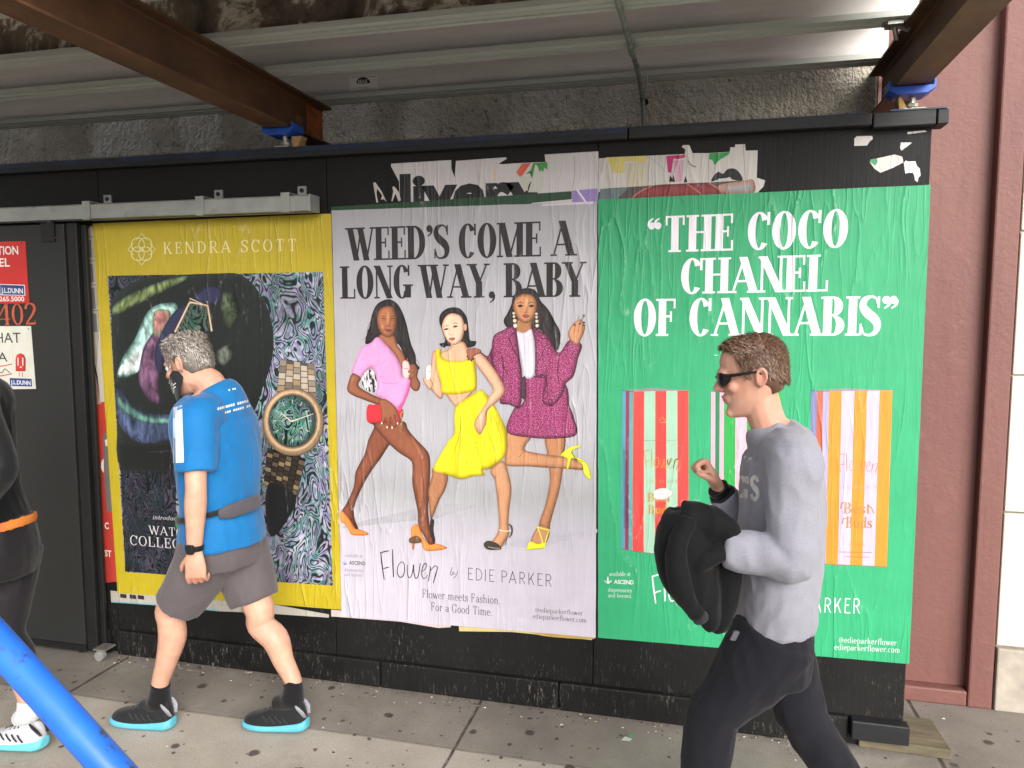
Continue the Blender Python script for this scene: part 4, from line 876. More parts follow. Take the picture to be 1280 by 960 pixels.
def w1(pr):
    flower(pr, (805, 561), (849, 589), 1.0, '#b08a3e'); pr.line([(834, 575), (836, 581), (839, 573)], .9, '#2b2a26'); pr.line([(842, 585), (844, 575), (848, 574)], .9, '#2b2a26')
    pr.text("EDIE PARKER", (809, 604), (847, 604), 4.2, '#a58a52', **DECO); pr.text("Best", (809, 627), (838, 627), 11, '#c08d2c', **SER); pr.text("Buds", (810, 642), (840, 642), 11, '#c08d2c', **SER); pr.shape([(818, 614), (830, 610), (842, 616), (834, 624), (820, 624)], '#d8c9c4', '#c8b0ac', 2)
    pr.line([(824, 526), (828, 521), (832, 527)], .7, '#b59a5a', 0); pr.line([(825, 528), (833, 528)], .7, '#b59a5a', 0); pr.line([(791, 551), (860, 550)], .3, '#8a5a52', 0)
    for k in range(3): pr.line([(780+k*2, 562), (780.5+k*2, 660)], .5, '#4a2a4a', 0)
striped_box((777.5, 488), (791.5, 489.5), (860.5, 488), (861, 697), (790.5, 689), (776.5, 685.5), ['#4f8fa0', '#8a3457', '#4f9c98'], ['#d8443f', '#98bea6', '#d8443f', '#98bea6', '#d8443f'], 'box striped in red and mint', w1)
def w2(pr): pr.text("EDIE PARKER", (920, 606), (958, 606), 4.2, '#a58a52', **DECO)
striped_box((889, 489), (905, 490.5), (977, 490), (976, 700), (904, 694), (888, 689), ['#d3a0b2', '#1f7a4c', '#d3a0b2'], ['#2d9e4a', '#d3a6b6', '#2d9e4a', '#d3a6b6', '#2d9e4a'], 'box striped in green and pink, mostly hidden', w2)
def w3(pr):
    flower(pr, (1047, 566), (1098, 593), 1.1, '#a9834a'); pr.text("EDIE PARKER", (1049, 611), (1097, 611), 4.6, '#b39a86', **DECO)
    pr.text("Best", (1054, 642), (1088, 642), 14, '#a97f3e', **SER); pr.text("Buds", (1057, 660), (1090, 660), 14, '#a97f3e', **SER)
    for a, b in (((1056, 628), (1051, 636)), ((1087, 633), (1093, 642)), ((1058, 648), (1053, 655))): pr.line([a, ((a[0]+b[0])/2-1, (a[1]+b[1])/2-3), b], 1.2, '#a97f3e', 4)
    pr.text("indica", (1061, 682), (1081, 682), 4, '#b08a50', **FINE); pr.line([(1049, 690), (1090, 690.5)], .8, '#8f6a4a', 0); pr.line([(1056, 696), (1086, 696.5)], .8, '#8f6a4a', 0)
striped_box((1014, 488.5), (1036.5, 489), (1115.5, 488), (1108.5, 708.5), (1032, 705), (1010, 700), ['#7b7aa6', '#b45a3c', '#9c95bb'], ['#e8862a', '#b9acc9', '#e8862a', '#b9acc9', '#e8862a'], 'box striped in orange and lavender', w3)

# ---------------- yellow poster
yel = paper_sheet('poster', [(115.5, 279.5), (413.8, 267), (426.6, 762), (147, 741)], 'mustard yellow watch poster with iridescent shell picture, behind the man in the blue T-shirt', 'poster', [(0, '#b09c2a'), (.5, '#b39f22'), (1, '#b8a41f')], y=Y0+.0004)
pr = Print(); Cr = '#d9cf9c'
pr.text("KENDRA SCOTT", (204, 317.5), (371.5, 313.5), 14.5, Cr, T=.10, t=.05, S=.05, gap=.20); pr.obj('brand_lettering', INKS, yel); pr = Print()
lc = (177, 311.5)
for k in range(4):
    a = k*math.pi/2+math.pi/4; c = (lc[0]+7.2*math.cos(a)*.92, lc[1]+7.2*math.sin(a)*1.1)
    pr.line([(c[0]+8.2*math.cos(b_*.5236), c[1]+8.6*math.sin(b_*.5236)) for b_ in range(13)], 1.1, Cr, 2)
for k in range(4):
    a = k*math.pi/2; t_ = (lc[0]+17*math.cos(a), lc[1]+20*math.sin(a)); s_ = [(lc[0]+12*math.cos(a+d), lc[1]+14*math.sin(a+d)) for d in (-.55, .55)]; pr.line([s_[0], t_, s_[1]], 1.0, Cr, 0)
pr.obj('emblem', INKS, yel)
q4 = Z(0, 300, .34375); q7 = Z(0, 630, .34375)
pr = Print(Y0-.0002)
pic = [(134.5, 345), (404, 340), (416, 732), (156.5, 715)]
pr.poly(pic, '#c8c8d0', ABAL)
pr.poly(q4((395, 130), (640, 126), (620, 240), (560, 700), (640, 1221), (458, 1204), (440, 850)), '#5d5c66', ABAL)
D = '#1c201e'
pr.shape(q4((640, 128), (780, 122), (880, 128), (955, 210), (992, 320), (990, 430), (955, 540), (900, 660), (700, 860), (450, 840), (425, 640), (405, 300), (420, 200), (520, 140)), D, '#262b29', 10, 0)
pr.shape(q4((408, 250), (440, 215), (520, 175), (620, 140), (690, 132), (640, 165), (540, 215), (450, 262), (415, 275)), '#7a8a56', '#33423a', 5, SHELL)
pr.shape(q4((430, 470), (450, 420), (490, 360), (520, 290), (560, 240), (640, 230), (640, 290), (600, 330), (560, 380), (520, 430), (490, 490), (430, 500)), '#8fb0a8', '#3b5a54', 7, SHELL)
pr.shape(q4((432, 470), (462, 430), (510, 380), (520, 420), (500, 480), (436, 492)), '#cdd6d2', '#9cc0bc', 4, SHELL)
pr.shape(q4((520, 400), (560, 330), (590, 280), (618, 270), (600, 360), (590, 440), (575, 520), (590, 600), (540, 580), (505, 510)), '#6d4c66', '#3a2a3c', 6, SHELL)
pr.shape(q4((560, 260), (620, 260), (600, 320), (560, 350)), '#a06a66', '#5a7a5a', 5, SHELL)
pr.shape(q4((424, 520), (470, 590), (540, 630), (640, 640), (640, 700), (600, 735), (500, 735), (430, 660)), '#44506e', '#2a3042', 7, SHELL)
pr.shape(q4((430, 560), (470, 600), (540, 640), (630, 650), (640, 670), (540, 668), (470, 640), (430, 600)), '#5f8a80', '#35504f', 4, SHELL)
pr.shape(q4((800, 200), (850, 190), (870, 260), (840, 330), (810, 300)), '#44503a', D, 7, SHELL); pr.shape(q4((790, 400), (830, 380), (850, 420), (820, 460), (790, 440)), '#5a6258', D, 5, SHELL)
pr.shape(q4((432, 740), (640, 740), (640, 838), (437, 838)), '#151716', '#1f2120', 4, smooth=0); pr.line(q4((540, 772), (640, 765)), .7, '#3c3c44', 0)
pr.poly(q4((438, 840), (640, 840), (640, 1221), (456, 1203)), '#4c4a55', ABAL)
pr.shape(q4((560, 420), (590, 330), (640, 255), (690, 235), (690, 260), (640, 340), (600, 430), (585, 500)), '#2c2e48', '#1b1c2e', 4)
pr.shape(q4((698, 225), (720, 190), (760, 168), (800, 174), (806, 218), (770, 235)), '#2d2f4a', '#191a2a', 4)
pr.obj('printed_shell_picture', INKS, yel)
pr = Print(Y0-.0012)
def gold(pts, w_): pr.line(q4(*pts), w_, '#a98d6c', 0); pr.line(q4(*pts), w_*.4, '#dcc8a8', 0)
pr.shape(q4((690, 228), (752, 238), (768, 330), (700, 345), (638, 335)), '#7f9a80', '#8a7a6a', 3, ABAL, smooth=0); gold([(690, 226), (755, 238), (770, 332)], 2.6); gold([(690, 226), (636, 335)], 2.6); gold([(752, 222), (756, 242), (690, 212), (692, 232)], 1.5)
pr.obj('printed_watch', INKS, yel, 'square watch on navy strap'); pr = Print(pr.y-.0001)
# steel bracelet above and below the round watch
def links(q, nu, nv, cols, gap):
    L = lambda u, v: tuple((q[0][k]*(1-u)+q[1][k]*u)*(1-v)+(q[3][k]*(1-u)+q[2][k]*u)*v for k in (0, 1))
    pr.poly(q, gap)
    for j in range(nv):
        for i in range(nu):
            off = .5 if i % 2 else 0
            v0, v1 = (j+off)/nv+.012, min((j+1+off)/nv-.012, 1); u0, u1 = i/nu+.012, (i+1)/nu-.012
            if v1-v0 > .02: pr.poly([L(u0, v0), L(u1, v0), L(u1, v1), L(u0, v1)], cols[(i*3+j*2+(i*j)) % len(cols)])
    pr.up()
links(q4((1018, 434), (1142, 450), (1152, 575), (1004, 575)), 5, 6, ['#8f8172', '#a8977f', '#75695f', '#9c8260', '#b5a896'], '#4d4644')
links(q4((972, 755), (1112, 795), (1078, 940), (958, 890)), 6, 8, ['#2f2822', '#4a3f33', '#8a7656', '#5d5040', '#3a322a', '#75654c'], '#14110f')
pr.shape(q4((985, 880), (1075, 930), (1050, 1010), (985, 1080), (965, 960)), '#17181a', '#202022', 4)
def disc(cx, cy, rx, ry, mid, edge, wd, mi=0): pr.shape([(0+.34375*(cx+rx*math.cos(a*.3927)), 300+.34375*(cy+ry*math.sin(a*.3927))) for a in range(16)], mid, edge, wd, mi, smooth=3)
disc(1066, 662, 112, 124, '#8f7558', '#5d4a38', 2.5); disc(1064, 659, 104, 115, '#c3a684', '#8f7558', 2.5); disc(1064, 658, 92, 102, '#6d5845', '#a98d6c', 1.5); disc(1063, 658, 86, 96, '#4a4038', '#4a4038', 2)
disc(1063, 658, 82, 91, '#9cc4ae', '#5f8f86', 6, ABAL)
for k in range(12):
    a = k*math.pi/6; c_ = (1063+70*math.cos(a), 658+78*math.sin(a)); d_ = (1063+58*math.cos(a), 658+64*math.sin(a)); pr.line(q4(c_, d_), .8, '#d9c8a8', 0)
pr.line(q4((1060, 660), (1140, 632)), [1.3, .6], '#e2d2b0', 0); pr.line(q4((1060, 660), (1020, 628)), [1.4, .7], '#e2d2b0', 0); pr.line(q4((1180, 682), (1196, 684)), 2.4, '#b59a78', 0)
pr.obj('printed_watch', INKS, yel, 'round gold watch with shell dial')
pr = Print(Y0-.0036); W2 = '#c9c6c6'
pr.text("introducing our", (190.5, 649), (246, 652), 5.5, W2, slant=.2, **FINE); pr.text("WATCH", (186, 667.5), (240, 672), 10.5, W2, T=.1, t=.05, S=.05); pr.text("COLLECTION", (162.5, 681), (268, 690), 12, W2, T=.1, t=.05, S=.05, gap=.07); pr.obj('caption', INKS, yel); pr = Print(Y0-.0036)
pr.text("#colorful", (322, 741), (342, 743), 4, '#d8d0a0', **FINE)
pr.obj('hashtag', INKS, yel)

# ---------------- older layers and torn remains
YL = -.0012
def newsprint(pr):
    for k, (y0, y1) in enumerate(((300, 322), (330, 353), (360, 386), (392, 415))):
        dx = (y0-300)*.075
        pr.poly([(106.5+dx, y0), (113.5+dx, y0), (113.7+dx+(y1-y0)*.06, y1), (107.5+dx+(y1-y0)*.06, y1)], '#77727a'); pr.line([(107+dx, y0-4), (120+dx, y0-4)], .7, '#3a3638', 0)
        for m in range(9): pr.line([(114.8+dx+m*.18, y0+m*2.6), (119+dx+m*.18, y0+m*2.6)], .6, '#6a656a', 0)
paper_scrap('old_newsprint', [(100, 287), (104, 283), (110, 286), (113, 282), (117, 284), (128, 390), (139, 505), (126, 507), (122, 470), (115, 440), (112, 436), (106, 360)], 'strip of old newsprint pages showing left of the yellow poster', 'paper scrap', '#b5ada2', YL, extra=newsprint)
paper_scrap('torn_paper', [(113, 452), (117, 455), (121, 475), (126, 505), (117, 506), (113, 490), (109, 465)], 'torn pinkish paper sliver beside the newsprint, above the red strip', 'paper scrap', '#a58078', YL-.0003)
def redwords(pr):
    pr.sans("C", (131, 661), (136, 661), 8, '#d9cfc8', .03); pr.sans("ST", (131, 695), (139.5, 696), 8, '#d9cfc8', .03)
    pr.ell((135, 582), 9, 11, '#d8d2cc'); pr.poly([(129, 542), (134, 540), (138, 560), (140, 600), (142, 640), (134, 640), (130, 600)], '#6a6462'); pr.poly([(131, 550), (136, 548), (137, 556), (132, 558)], '#d0cbc4')
paper_scrap('red_poster_strip', [(112.5, 505), (132, 502), (140, 600), (146, 727), (126, 729), (118, 610)], 'red strip of an older poster peeking out left of the yellow one', 'paper scrap', '#b03a32', YL-.0001, extra=redwords)
def under(pr):
    for x in (150, 162, 172): pr.poly([(x, 742+(x-150)*.08), (x+8, 743+(x-150)*.08), (x+8.3, 748+(x-150)*.08), (x+.3, 747+(x-150)*.08)], '#2a2626')
    pr.line([(139, 752), (210, 757), (275, 763)], 1.6, '#6fa9b5', 0)
paper_scrap('old_poster_edge', [(138, 738), (144, 739), (300, 748), (411, 768), (411, 772), (320, 766), (272, 764), (205, 757), (139, 753)], 'pale lower edge of an older poster below the yellow one', 'paper scrap', '#b0aaa0', YL, extra=under)
paper_scrap('old_poster_edge', [(414, 762), (566, 777), (563, 784), (548, 785), (500, 777), (414, 770.5)], 'pinkish torn poster edge under the grey poster at left', 'paper scrap', '#c5b5b4', YL)
def yed(pr):
    pr.poly([(575, 778), (640, 783), (640, 787), (575, 784)], '#a9a68e'); pr.shape([(660, 788), (700, 790), (738, 794), (738, 799), (680, 795)], '#b58f3e', '#c9b671', 2)
paper_scrap('old_poster_edge', [(573, 775), (741, 792), (740, 800), (640, 790), (574, 789)], 'yellowish older poster edge under the grey poster at right', 'paper scrap', '#c9b878', YL, extra=yed)
zt, zt2, zt3, zt4 = Z(460, 180, .140625), Z(620, 170, .140625), Z(780, 170, .140625), Z(1050, 150, .09375)
def livery(pr):
    pr.sans("livery", (500, 266.5), (680, 261), 49, '#1d1b1c', .045)
    pr.up(2)
    pr.poly(zt2((180, 325), (230, 245), (310, 240), (270, 300), (220, 375)), '#c95a45'); pr.poly(zt2((300, 330), (330, 240), (455, 230), (460, 300), (430, 280), (420, 320), (395, 300), (390, 330), (370, 270), (350, 250), (322, 380), (310, 300), (260, 340)), '#3f8a3c')
    pr.poly(zt2((285, 500), (310, 420), (350, 300), (365, 380), (420, 350), (430, 440), (395, 500)), '#b6b4ae'); pr.poly(zt2((205, 370), (235, 350), (300, 360), (280, 490), (250, 470)), '#b5b6aa')
    pr.line(zt((1135, 200), (1120, 260), (1140, 330)), 2.5, '#c9b39a'); pr.line(zt2((690, 180), (700, 320), (680, 470)), .8, '#8e8a8a')
paper_scrap('torn_white_poster', zt((205, 175), (740, 142), (742, 220), (770, 300), (782, 150), (1225, 118), (1235, 130), (1160, 175), (1200, 180), (1300, 172))+zt2((440, 230), (432, 165), (910, 136), (912, 470), (904, 600), (400, 640))+[(500, 270)]+zt((285, 560), (275, 330), (205, 200)), 'torn white poster with cropped bold black lettering above the grey poster', 'torn poster', '#bdb8b8', YL, extra=livery)
paper_scrap('torn_paper', zt((45, 345), (65, 340), (120, 420), (165, 515), (140, 490), (115, 495), (125, 455), (80, 395), (75, 440), (90, 520), (75, 520)), 'thin curled white paper sliver left of the torn white poster', 'paper scrap', '#b5b1ae', YL)
paper_scrap('torn_paper', zt((215, 380), (235, 378), (275, 430), (292, 500), (270, 510), (245, 440), (215, 512), (208, 505), (225, 420)), 'small white paper sliver touching the torn white poster', 'paper scrap', '#b5b1ae', YL-.0003)
paper_scrap('green_paper_strip', [(414, 258.5), (520, 252), (640, 244), (714.5, 239), (714.5, 249), (640, 256), (520, 262), (414, 266)], 'dark green paper strip across the top of the grey poster', 'paper strip', '#22402c', YL-.0012)
def lav(pr): pr.line(zt2((715, 470), (800, 590)), 2.2, '#cfc6d2', 0)
paper_scrap('lavender_paper', zt2((675, 485), (905, 465), (905, 600), (675, 590)), 'lavender paper corner with a white stripe at the end of the green strip', 'paper scrap', '#8a78ad', YL-.0010, extra=lav)
paper_scrap('white_paper_strip', zt2((408, 605), (865, 582), (865, 602), (415, 622)), 'narrow white paper strip on the top edge of the grey poster', 'paper scrap', '#c5bcc4', Y0-.0009)
def tornR(pr):
    z = zt3
    pr.poly(z((-160, 190), (200, 175), (185, 300), (140, 300), (120, 230), (60, 220), (0, 230), (0, 330), (-100, 330)), '#c2b46a'); pr.poly(z((10, 250), (190, 230), (200, 440), (20, 450)), '#b9b09c')
    pr.poly(z((375, 178), (545, 165), (540, 190), (490, 205), (440, 200), (420, 330), (390, 320)), '#b02a62'); pr.poly(z((440, 220), (530, 215), (520, 400), (460, 410)), '#b991a2')
    pr.poly(z((400, 405), (410, 350), (430, 380), (440, 340), (455, 410)), '#171415'); pr.poly(z((530, 415), (545, 355), (565, 410)), '#171415'); pr.line(z((570, 220), (600, 260), (640, 275)), 1.6, '#6b6366')
    pr.poly(z((760, 155), (940, 142), (930, 165), (890, 190), (860, 205), (830, 230), (805, 260), (785, 215), (755, 205)), '#2f8a48')
    pr.shape(z((775, 405), (800, 350), (840, 318), (880, 335), (920, 295), (980, 290), (1030, 330), (1055, 390), (1000, 395), (920, 375), (860, 380)), '#1c1a1b', '#1c1a1b', 3)
    pr.poly(z((835, 380), (890, 378), (940, 365), (970, 400), (900, 400), (890, 440), (835, 440)), '#bdbcb8'); pr.line(z((1060, 75), (1078, 380)), .8, '#8a8684', 0); pr.line(z((205, 180), (300, 245), (370, 320)), .5, '#8a8684'); pr.line(z((752, 170), (752, 400)), .5, '#77736f', 0)
paper_scrap('torn_poster_layers', [(748.5, 198)]+zt3((-60, 188), (200, 176), (540, 160), (545, 120), (512, 95), (530, 80), (580, 80), (610, 152), (760, 152), (940, 140), (945, 100), (985, 100), (990, 75), (1075, 72), (1082, 130), (1188, 128), (1180, 370), (1255, 395), (1240, 450), (1200, 490), (1180, 520))+[(948, 244), (748.5, 252)], 'torn layers of white, pink and green paper above the green poster', 'torn poster', '#bab6b2', YL, extra=tornR)
def band(pr):
    z = zt3
    pr.shape(z((80, 560), (160, 480), (260, 440), (400, 428), (560, 425), (700, 420), (780, 425), (900, 510), (900, 530), (400, 560)), '#7c3434', '#5c2a2c', 6)
    for q in ([(60, 560), (150, 490), (250, 445)], [(560, 425), (640, 480), (690, 520)], [(760, 420), (840, 470), (880, 515)]): pr.line(z(*q), [1.2, 2, 1.2], '#b0685a')
    pr.shape(z((840, 440), (1060, 400), (1150, 390), (1150, 510), (920, 515)), '#8a8f92', '#a3705f', 8); pr.poly(z((-210, 470), (0, 455), (40, 460), (-60, 560), (-220, 565)), '#5f6b6d'); pr.line(z((1068, 390), (1090, 505)), 1, '#b9a79a', 0)
paper_scrap('old_poster_band', [(748.5, 240)]+zt3((20, 455), (250, 440), (560, 420), (760, 412), (1060, 395), (1150, 388), (1155, 520))+[(900, 248), (748.5, 255)], 'dark red and grey band of an older poster along the top of the green one', 'paper strip', '#4c4545', YL-.0009, extra=band)
G5 = 'paper scraps left on the hoarding'
paper_scrap('paper_scrap', zt4((190, 345), (190, 250), (225, 215), (430, 212), (438, 255), (400, 280), (360, 340)), 'small rounded white scrap on black wood, under the cap timber', 'paper scrap', '#c0bab6', YL, group=G5)
def gr(pr): pr.poly(zt4((395, 560), (410, 525), (490, 515), (505, 550), (470, 610)), '#3a8a5c'); pr.line(zt4((735, 465), (800, 550), (830, 540)), .5, '#9a9492', 0); pr.line(zt4((520, 600), (560, 690)), .5, '#9a9492', 0)
paper_scrap('paper_scrap', zt4((395, 560), (410, 525), (480, 515), (730, 460), (830, 490), (845, 565), (700, 640), (540, 703), (460, 650)), 'larger tilted white scrap with a green corner', 'paper scrap', '#c4bdb8', YL-.0004, group=G5, extra=gr)
paper_scrap('paper_scrap', zt4((850, 570), (880, 540), (900, 552), (1005, 550), (1025, 610), (1065, 650), (1075, 740), (1045, 770), (1035, 825), (1000, 805), (990, 740), (970, 700), (870, 712)), 'jagged white scrap trailing downward beside the green-cornered one', 'paper scrap', '#cbc8cc', YL, group=G5)
paper_scrap('paper_scrap', zt4((812, 300), (965, 300), (820, 408), (800, 370)), 'small white triangular scrap', 'paper scrap', '#c8c4c2', YL, group=G5)
paper_scrap('paper_scrap', zt4((895, 160), (1130, 138), (1160, 155), (905, 190)), 'thin white sliver nearest the right edge, just below the cap timber', 'paper scrap', '#c4bfba', YL, group=G5)

# ---------------- signs on the sliding gate
def gate_sign(name, pts, col, label, draw):
    y = -.0815; pr = Print(y-.001); draw(pr); c = [at_y(p[0], p[1], y) for p in pts]
    root = thing(name, tuple(c[2].lerp(c[3], .5)), label, 'sign')
    g = MB(); g.add([(v.x, y, v.z) for v in c]+[(v.x, y+.0012, v.z) for v in c], [(0, 3, 2, 1), (4, 5, 6, 7), (0, 1, 5, 4), (1, 2, 6, 5), (2, 3, 7, 6), (3, 0, 4, 7)]); g.obj('plate', simple(name+'_enamel', col, .4, var=.06), root)
    pr.obj('lettering', M_signink, root)
t = NT('sign_lettering'); at = t.n('ShaderNodeVertexColor', layer_name='Col'); M_signink = t.done((at, 0), .45)
def logo(pr, x0, y0, x1, y1):
    pr.poly([(x0, y0), (x1, y0+1), (x1+.7, y1+.7), (x0+.7, y1)], '#c9c9cc'); pr.poly([(x0+1, y0+1), (x1-1, y0+2), (x1-.4, y1-.3), (x0+1.5, y1-1)], '#23376e'); pr.sans("J.L.DUNN", (x0+2.6, y1-3.4), (x1-2.2, y1-2.2), (y1-y0)*.45, '#d4d6dc', .025)
def d1(pr):
    pr.sans("CONSTRUCTION", (-60, 318.5), (23, 318), 10.5, '#ded6d0', .02); pr.sans("PERSONNEL", (-62, 334), (12.5, 333), 10.5, '#ded6d0', .02); logo(pr, -1, 355, 31, 369); pr.sans("212.265.5000", (-15, 376.5), (30.5, 376.5), 6, '#ded6d0', .02); pr.ell((27, 304), .9, .9, '#4a1814', n=8)
gate_sign('red_sign', [(-70, 303), (31.5, 301.5), (36.5, 379), (-70, 381)], '#b82a24', 'red site notice with white lettering on the gate, above the orange number', d1)
def d2(pr):
    pr.sans("STOP! WHAT", (-70, 428), (26, 428.5), 13, '#3a3b38', .0); pr.sans("HAVE A", (-50, 452.5), (9.5, 452), 12, '#3a3b38', .0)
    pr.shape([(19.5, 464), (19.5, 448), (21, 443.5), (25.5, 441.5), (30, 443.5), (32, 448), (32, 464)], '#b8322c', '#a82a26', 2, smooth=0); pr.line([(22.5, 447), (22.5, 457)], 1.3, '#d8d4cc', 0); pr.line([(28.5, 447), (28.5, 457)], 1.3, '#d8d4cc', 0); pr.ell((26, 459), 1.3, 1, '#d8d4cc', n=8); pr.line([(24, 465), (24, 470)], .7, '#b8322c', 0); pr.line([(28, 465), (28, 471)], .7, '#b8322c', 0)
    for y in (457, 469): pr.line([(-10, y), (0, y+1), (15, y-2)], 1.3, '#c25246')
    pr.line([(-6, 462), (2, 466), (6, 461), (12, 466)], .9, '#3b3836'); logo(pr, 11, 471.5, 40.5, 483.5); pr.ell((35.5, 411), .9, .9, '#555', n=8) if False else pr.ell((35.5, 411), .9, .9, '#5a5856', n=8)
gate_sign('white_sign', [(-80, 408), (38.5, 407.5), (44.8, 486), (-80, 488)], '#c9c8bc', 'white notice with dark lettering and red bulb icon on the gate', d2)
t = NT('orange_numeral_print'); n1 = t.noise(30, (1, 1, 1), 3); M_num = t.done((t.ramp(n1, 0, [(.3, srgb('#a8452c')), (.7, srgb('#bb5a3a'))]), 0), .5)
pr = Print(-.0812); g = Pen(.13, .05, .04)
def digit(ch):
    if ch == '4': g.diag((.45, 0), (.45, 1), .13, 1); g.diag((.02, .3), (.42, 1), .07); g.rect(0, .6, .26, .31); return .64
    if ch == '0': g.bowl(.28, .5, .27, .51, T=.12); return .58
    g.path([(.06, .74), (.10, .92), (.26, 1.0), (.44, .9), (.46, .68), (.30, .38), (.06, .06)], [.11, .1, .06, .11, .13, .09, .05]); g.rect(.04, .48, 0, .09); g.rect(.46, .49, 0, .2); return .56
for ch in '402': g.x0 += digit(ch)+.04
A = pr.P((-2.5, 406.5)); B = pr.P((46.5, 405.5)); H = (pr.P((0, 380))-pr.P((0, 406))).length
for i, poly in enumerate(g.p):
    vs = [(A+(B-A)*(x/(g.x0-.04))) for x, yy in poly]; pr.mb.add([(v.x, pr.y-EPS*(i % 5), v.z+yy*H) for v, (x, yy) in zip(vs, poly)], [tuple(range(len(poly)))])
tag(pr.mb.obj('gate_number', M_num, origin=(-3.27, -.081, 1.66)), 'orange serif number 402 painted on the dark gate between two signs', 'number')

# white sticker on the nearest joist web
st = MB(); ys = .2735
c = [at_y(436.5, 94, ys), at_y(472, 92.5, ys), at_y(472, 115.5, ys), at_y(437, 117.5, ys)]
root = thing('sticker', tuple(c[3]), 'small white sticker with a black emblem on the aluminium joist', 'sticker')
st.add([(v.x, ys, v.z) for v in c], [(0, 3, 2, 1)]); st.obj('label_paper', simple('sticker_paper', '#ebe7e2', .5, var=.05), root)
pr = Print(ys-.0006); pr.shape([(446, 104.5), (447, 99.5), (450, 97.5), (454, 96.5), (458, 97.5), (461, 99.5), (462, 104)], '#1d2320', '#1d2320', 1, smooth=2, step=1); pr.sans("MAK", (447.5, 104.6), (460.5, 104.2), 5.2, '#c9c6c0', .03)
for y, x0, x1 in ((96, 439, 470), (109, 448, 460), (111.3, 449, 461), (114.2, 441, 470)): pr.line([(x0, y+.6), (x1, y-.4)], .5, '#6d6a66', 0)
pr.obj('emblem', M_signink, root)
# ================================================================ PEOPLE: builders
class Vol(MB):
    """overlapping closed shapes fused into ONE continuous smooth surface"""
    def tube(s, pts, rad, n=12, mi=0, cap=True, side=None, col=None):
        """tube with its centre line and radii rounded by a spline"""
        pts = [Vector(p) for p in pts]
        if len(pts) < 3 or isinstance(side, list): return MB.tube(s, pts, rad, n, mi, cap, side, col)
        if not isinstance(rad, list): rad = [rad]*len(pts)
        rad = [(r, r) if not isinstance(r, (tuple, list)) else tuple(r) for r in rad]
        q = spline([tuple(p)+r for p, r in zip(pts, rad)], 4)
        return MB.tube(s, [x[:3] for x in q], [(max(x[3], .001), max(x[4], .001)) for x in q], n, mi, cap, side, col)
    def fuse(s, name, mats, parent, voxel=.006, smooth=4, dec=None, kind=None):
        tmp = MB.obj(s, name+'_raw', [], origin=(0, 0, 0))
        m = tmp.modifiers.new('r', 'REMESH'); m.mode = 'VOXEL'; m.voxel_size = voxel; m.use_smooth_shade = True
        if smooth: q = tmp.modifiers.new('s', 'SMOOTH'); q.factor = .5; q.iterations = smooth
        dg = bpy.context.evaluated_depsgraph_get(); me = bpy.data.meshes.new_from_object(tmp.evaluated_get(dg))
        old = tmp.data; bpy.data.objects.remove(tmp); bpy.data.meshes.remove(old)
        me.name = name; o = base_origin(parent)
        n = len(me.vertices); co = np.empty(n*3, np.float32); me.vertices.foreach_get('co', co); co = co.reshape(-1, 3)
        nr = np.empty(n*3, np.float32); me.vertices.foreach_get('normal', nr); nr = nr.reshape(-1, 3)
        if dec: co, colr = dec(co, nr)
        else: colr = None
        me.vertices.foreach_set('co', (co-np.array(tuple(o), np.float32)).astype(np.float32).ravel())
        for a in list(me.color_attributes): me.color_attributes.remove(a)
        at = me.color_attributes.new('Col', 'FLOAT_COLOR', 'POINT')
        c = np.ones((n, 4), np.float32)
        if colr is not None: c[:, :3] = colr
        at.data.foreach_set('color', c.ravel())
        me.materials.clear()
        for mm in (mats if isinstance(mats, list) else [mats]): me.materials.append(mm)
        me.polygons.foreach_set('use_smooth', [True]*len(me.polygons)); me.update()
        ob = bpy.data.objects.new(name, me); COL.objects.link(ob); ob.parent = parent
        return ob
def cloth(folds, amp, dirs=(1, 1, 1), seed=0):
    """returns a decorator that pushes a surface along its normals by folded noise (real creases)"""
    def f(co, nr):
        s = np.array(dirs); off = seed*3.7
        h = np.array([mnoise.noise((p[0]*s[0]*folds+off, p[1]*s[1]*folds, p[2]*s[2]*folds)) + .5*(1-2*abs(mnoise.noise((p[0]*s[0]*folds*2+off, p[1]*s[1]*folds*2, p[2]*s[2]*folds*2+4)))) for p in co])
        return co+nr*(h*amp)[:, None], None
    return f
def tinted(base, spots, noise=.08):
    """skin colour with soft local tints: spots = [(centre, radius, colour, strength)]"""
    def f(co, nr):
        b = np.array(srgb(base)[:3]); C = np.repeat(b[None], len(co), 0)
        C = C*(1+noise*np.array([mnoise.noise((p[0]*40, p[1]*40, p[2]*40)) for p in co]))[:, None]
        for c, r, col, k in spots:
            r = np.array(r if isinstance(r, (tuple, list)) else (r, r, r)); d = np.sqrt((((co-np.array(tuple(c)))/r)**2).sum(1)); w_ = np.clip(1.4-d*1.4, 0, 1)*k; w_ = np.clip(w_, 0, 1)
            C = C*(1-w_)[:, None]+np.array(srgb(col)[:3])[None]*w_[:, None]
        return co, C
    return f
t = NT('skin'); at = t.n('ShaderNodeVertexColor', layer_name='Col'); n1 = t.noise(160, (1, 1, 1), 3); n2 = t.noise(18, (1, 1, 1), 4)
v = t.ramp(n2, 0, [(.3, .9), (.7, 1.08)]); c = t.mix(1.0, (at, 0), (v, 0), 'MULTIPLY')
M_skin = t.done((c, 2), .5, 0, t.bump(n1, 0, .12, .001), .4); t.b.inputs['Subsurface Weight'].default_value = .12; t.b.inputs['Subsurface Radius'].default_value = (.012, .005, .003); t.b.inputs['Subsurface Scale'].default_value = .6
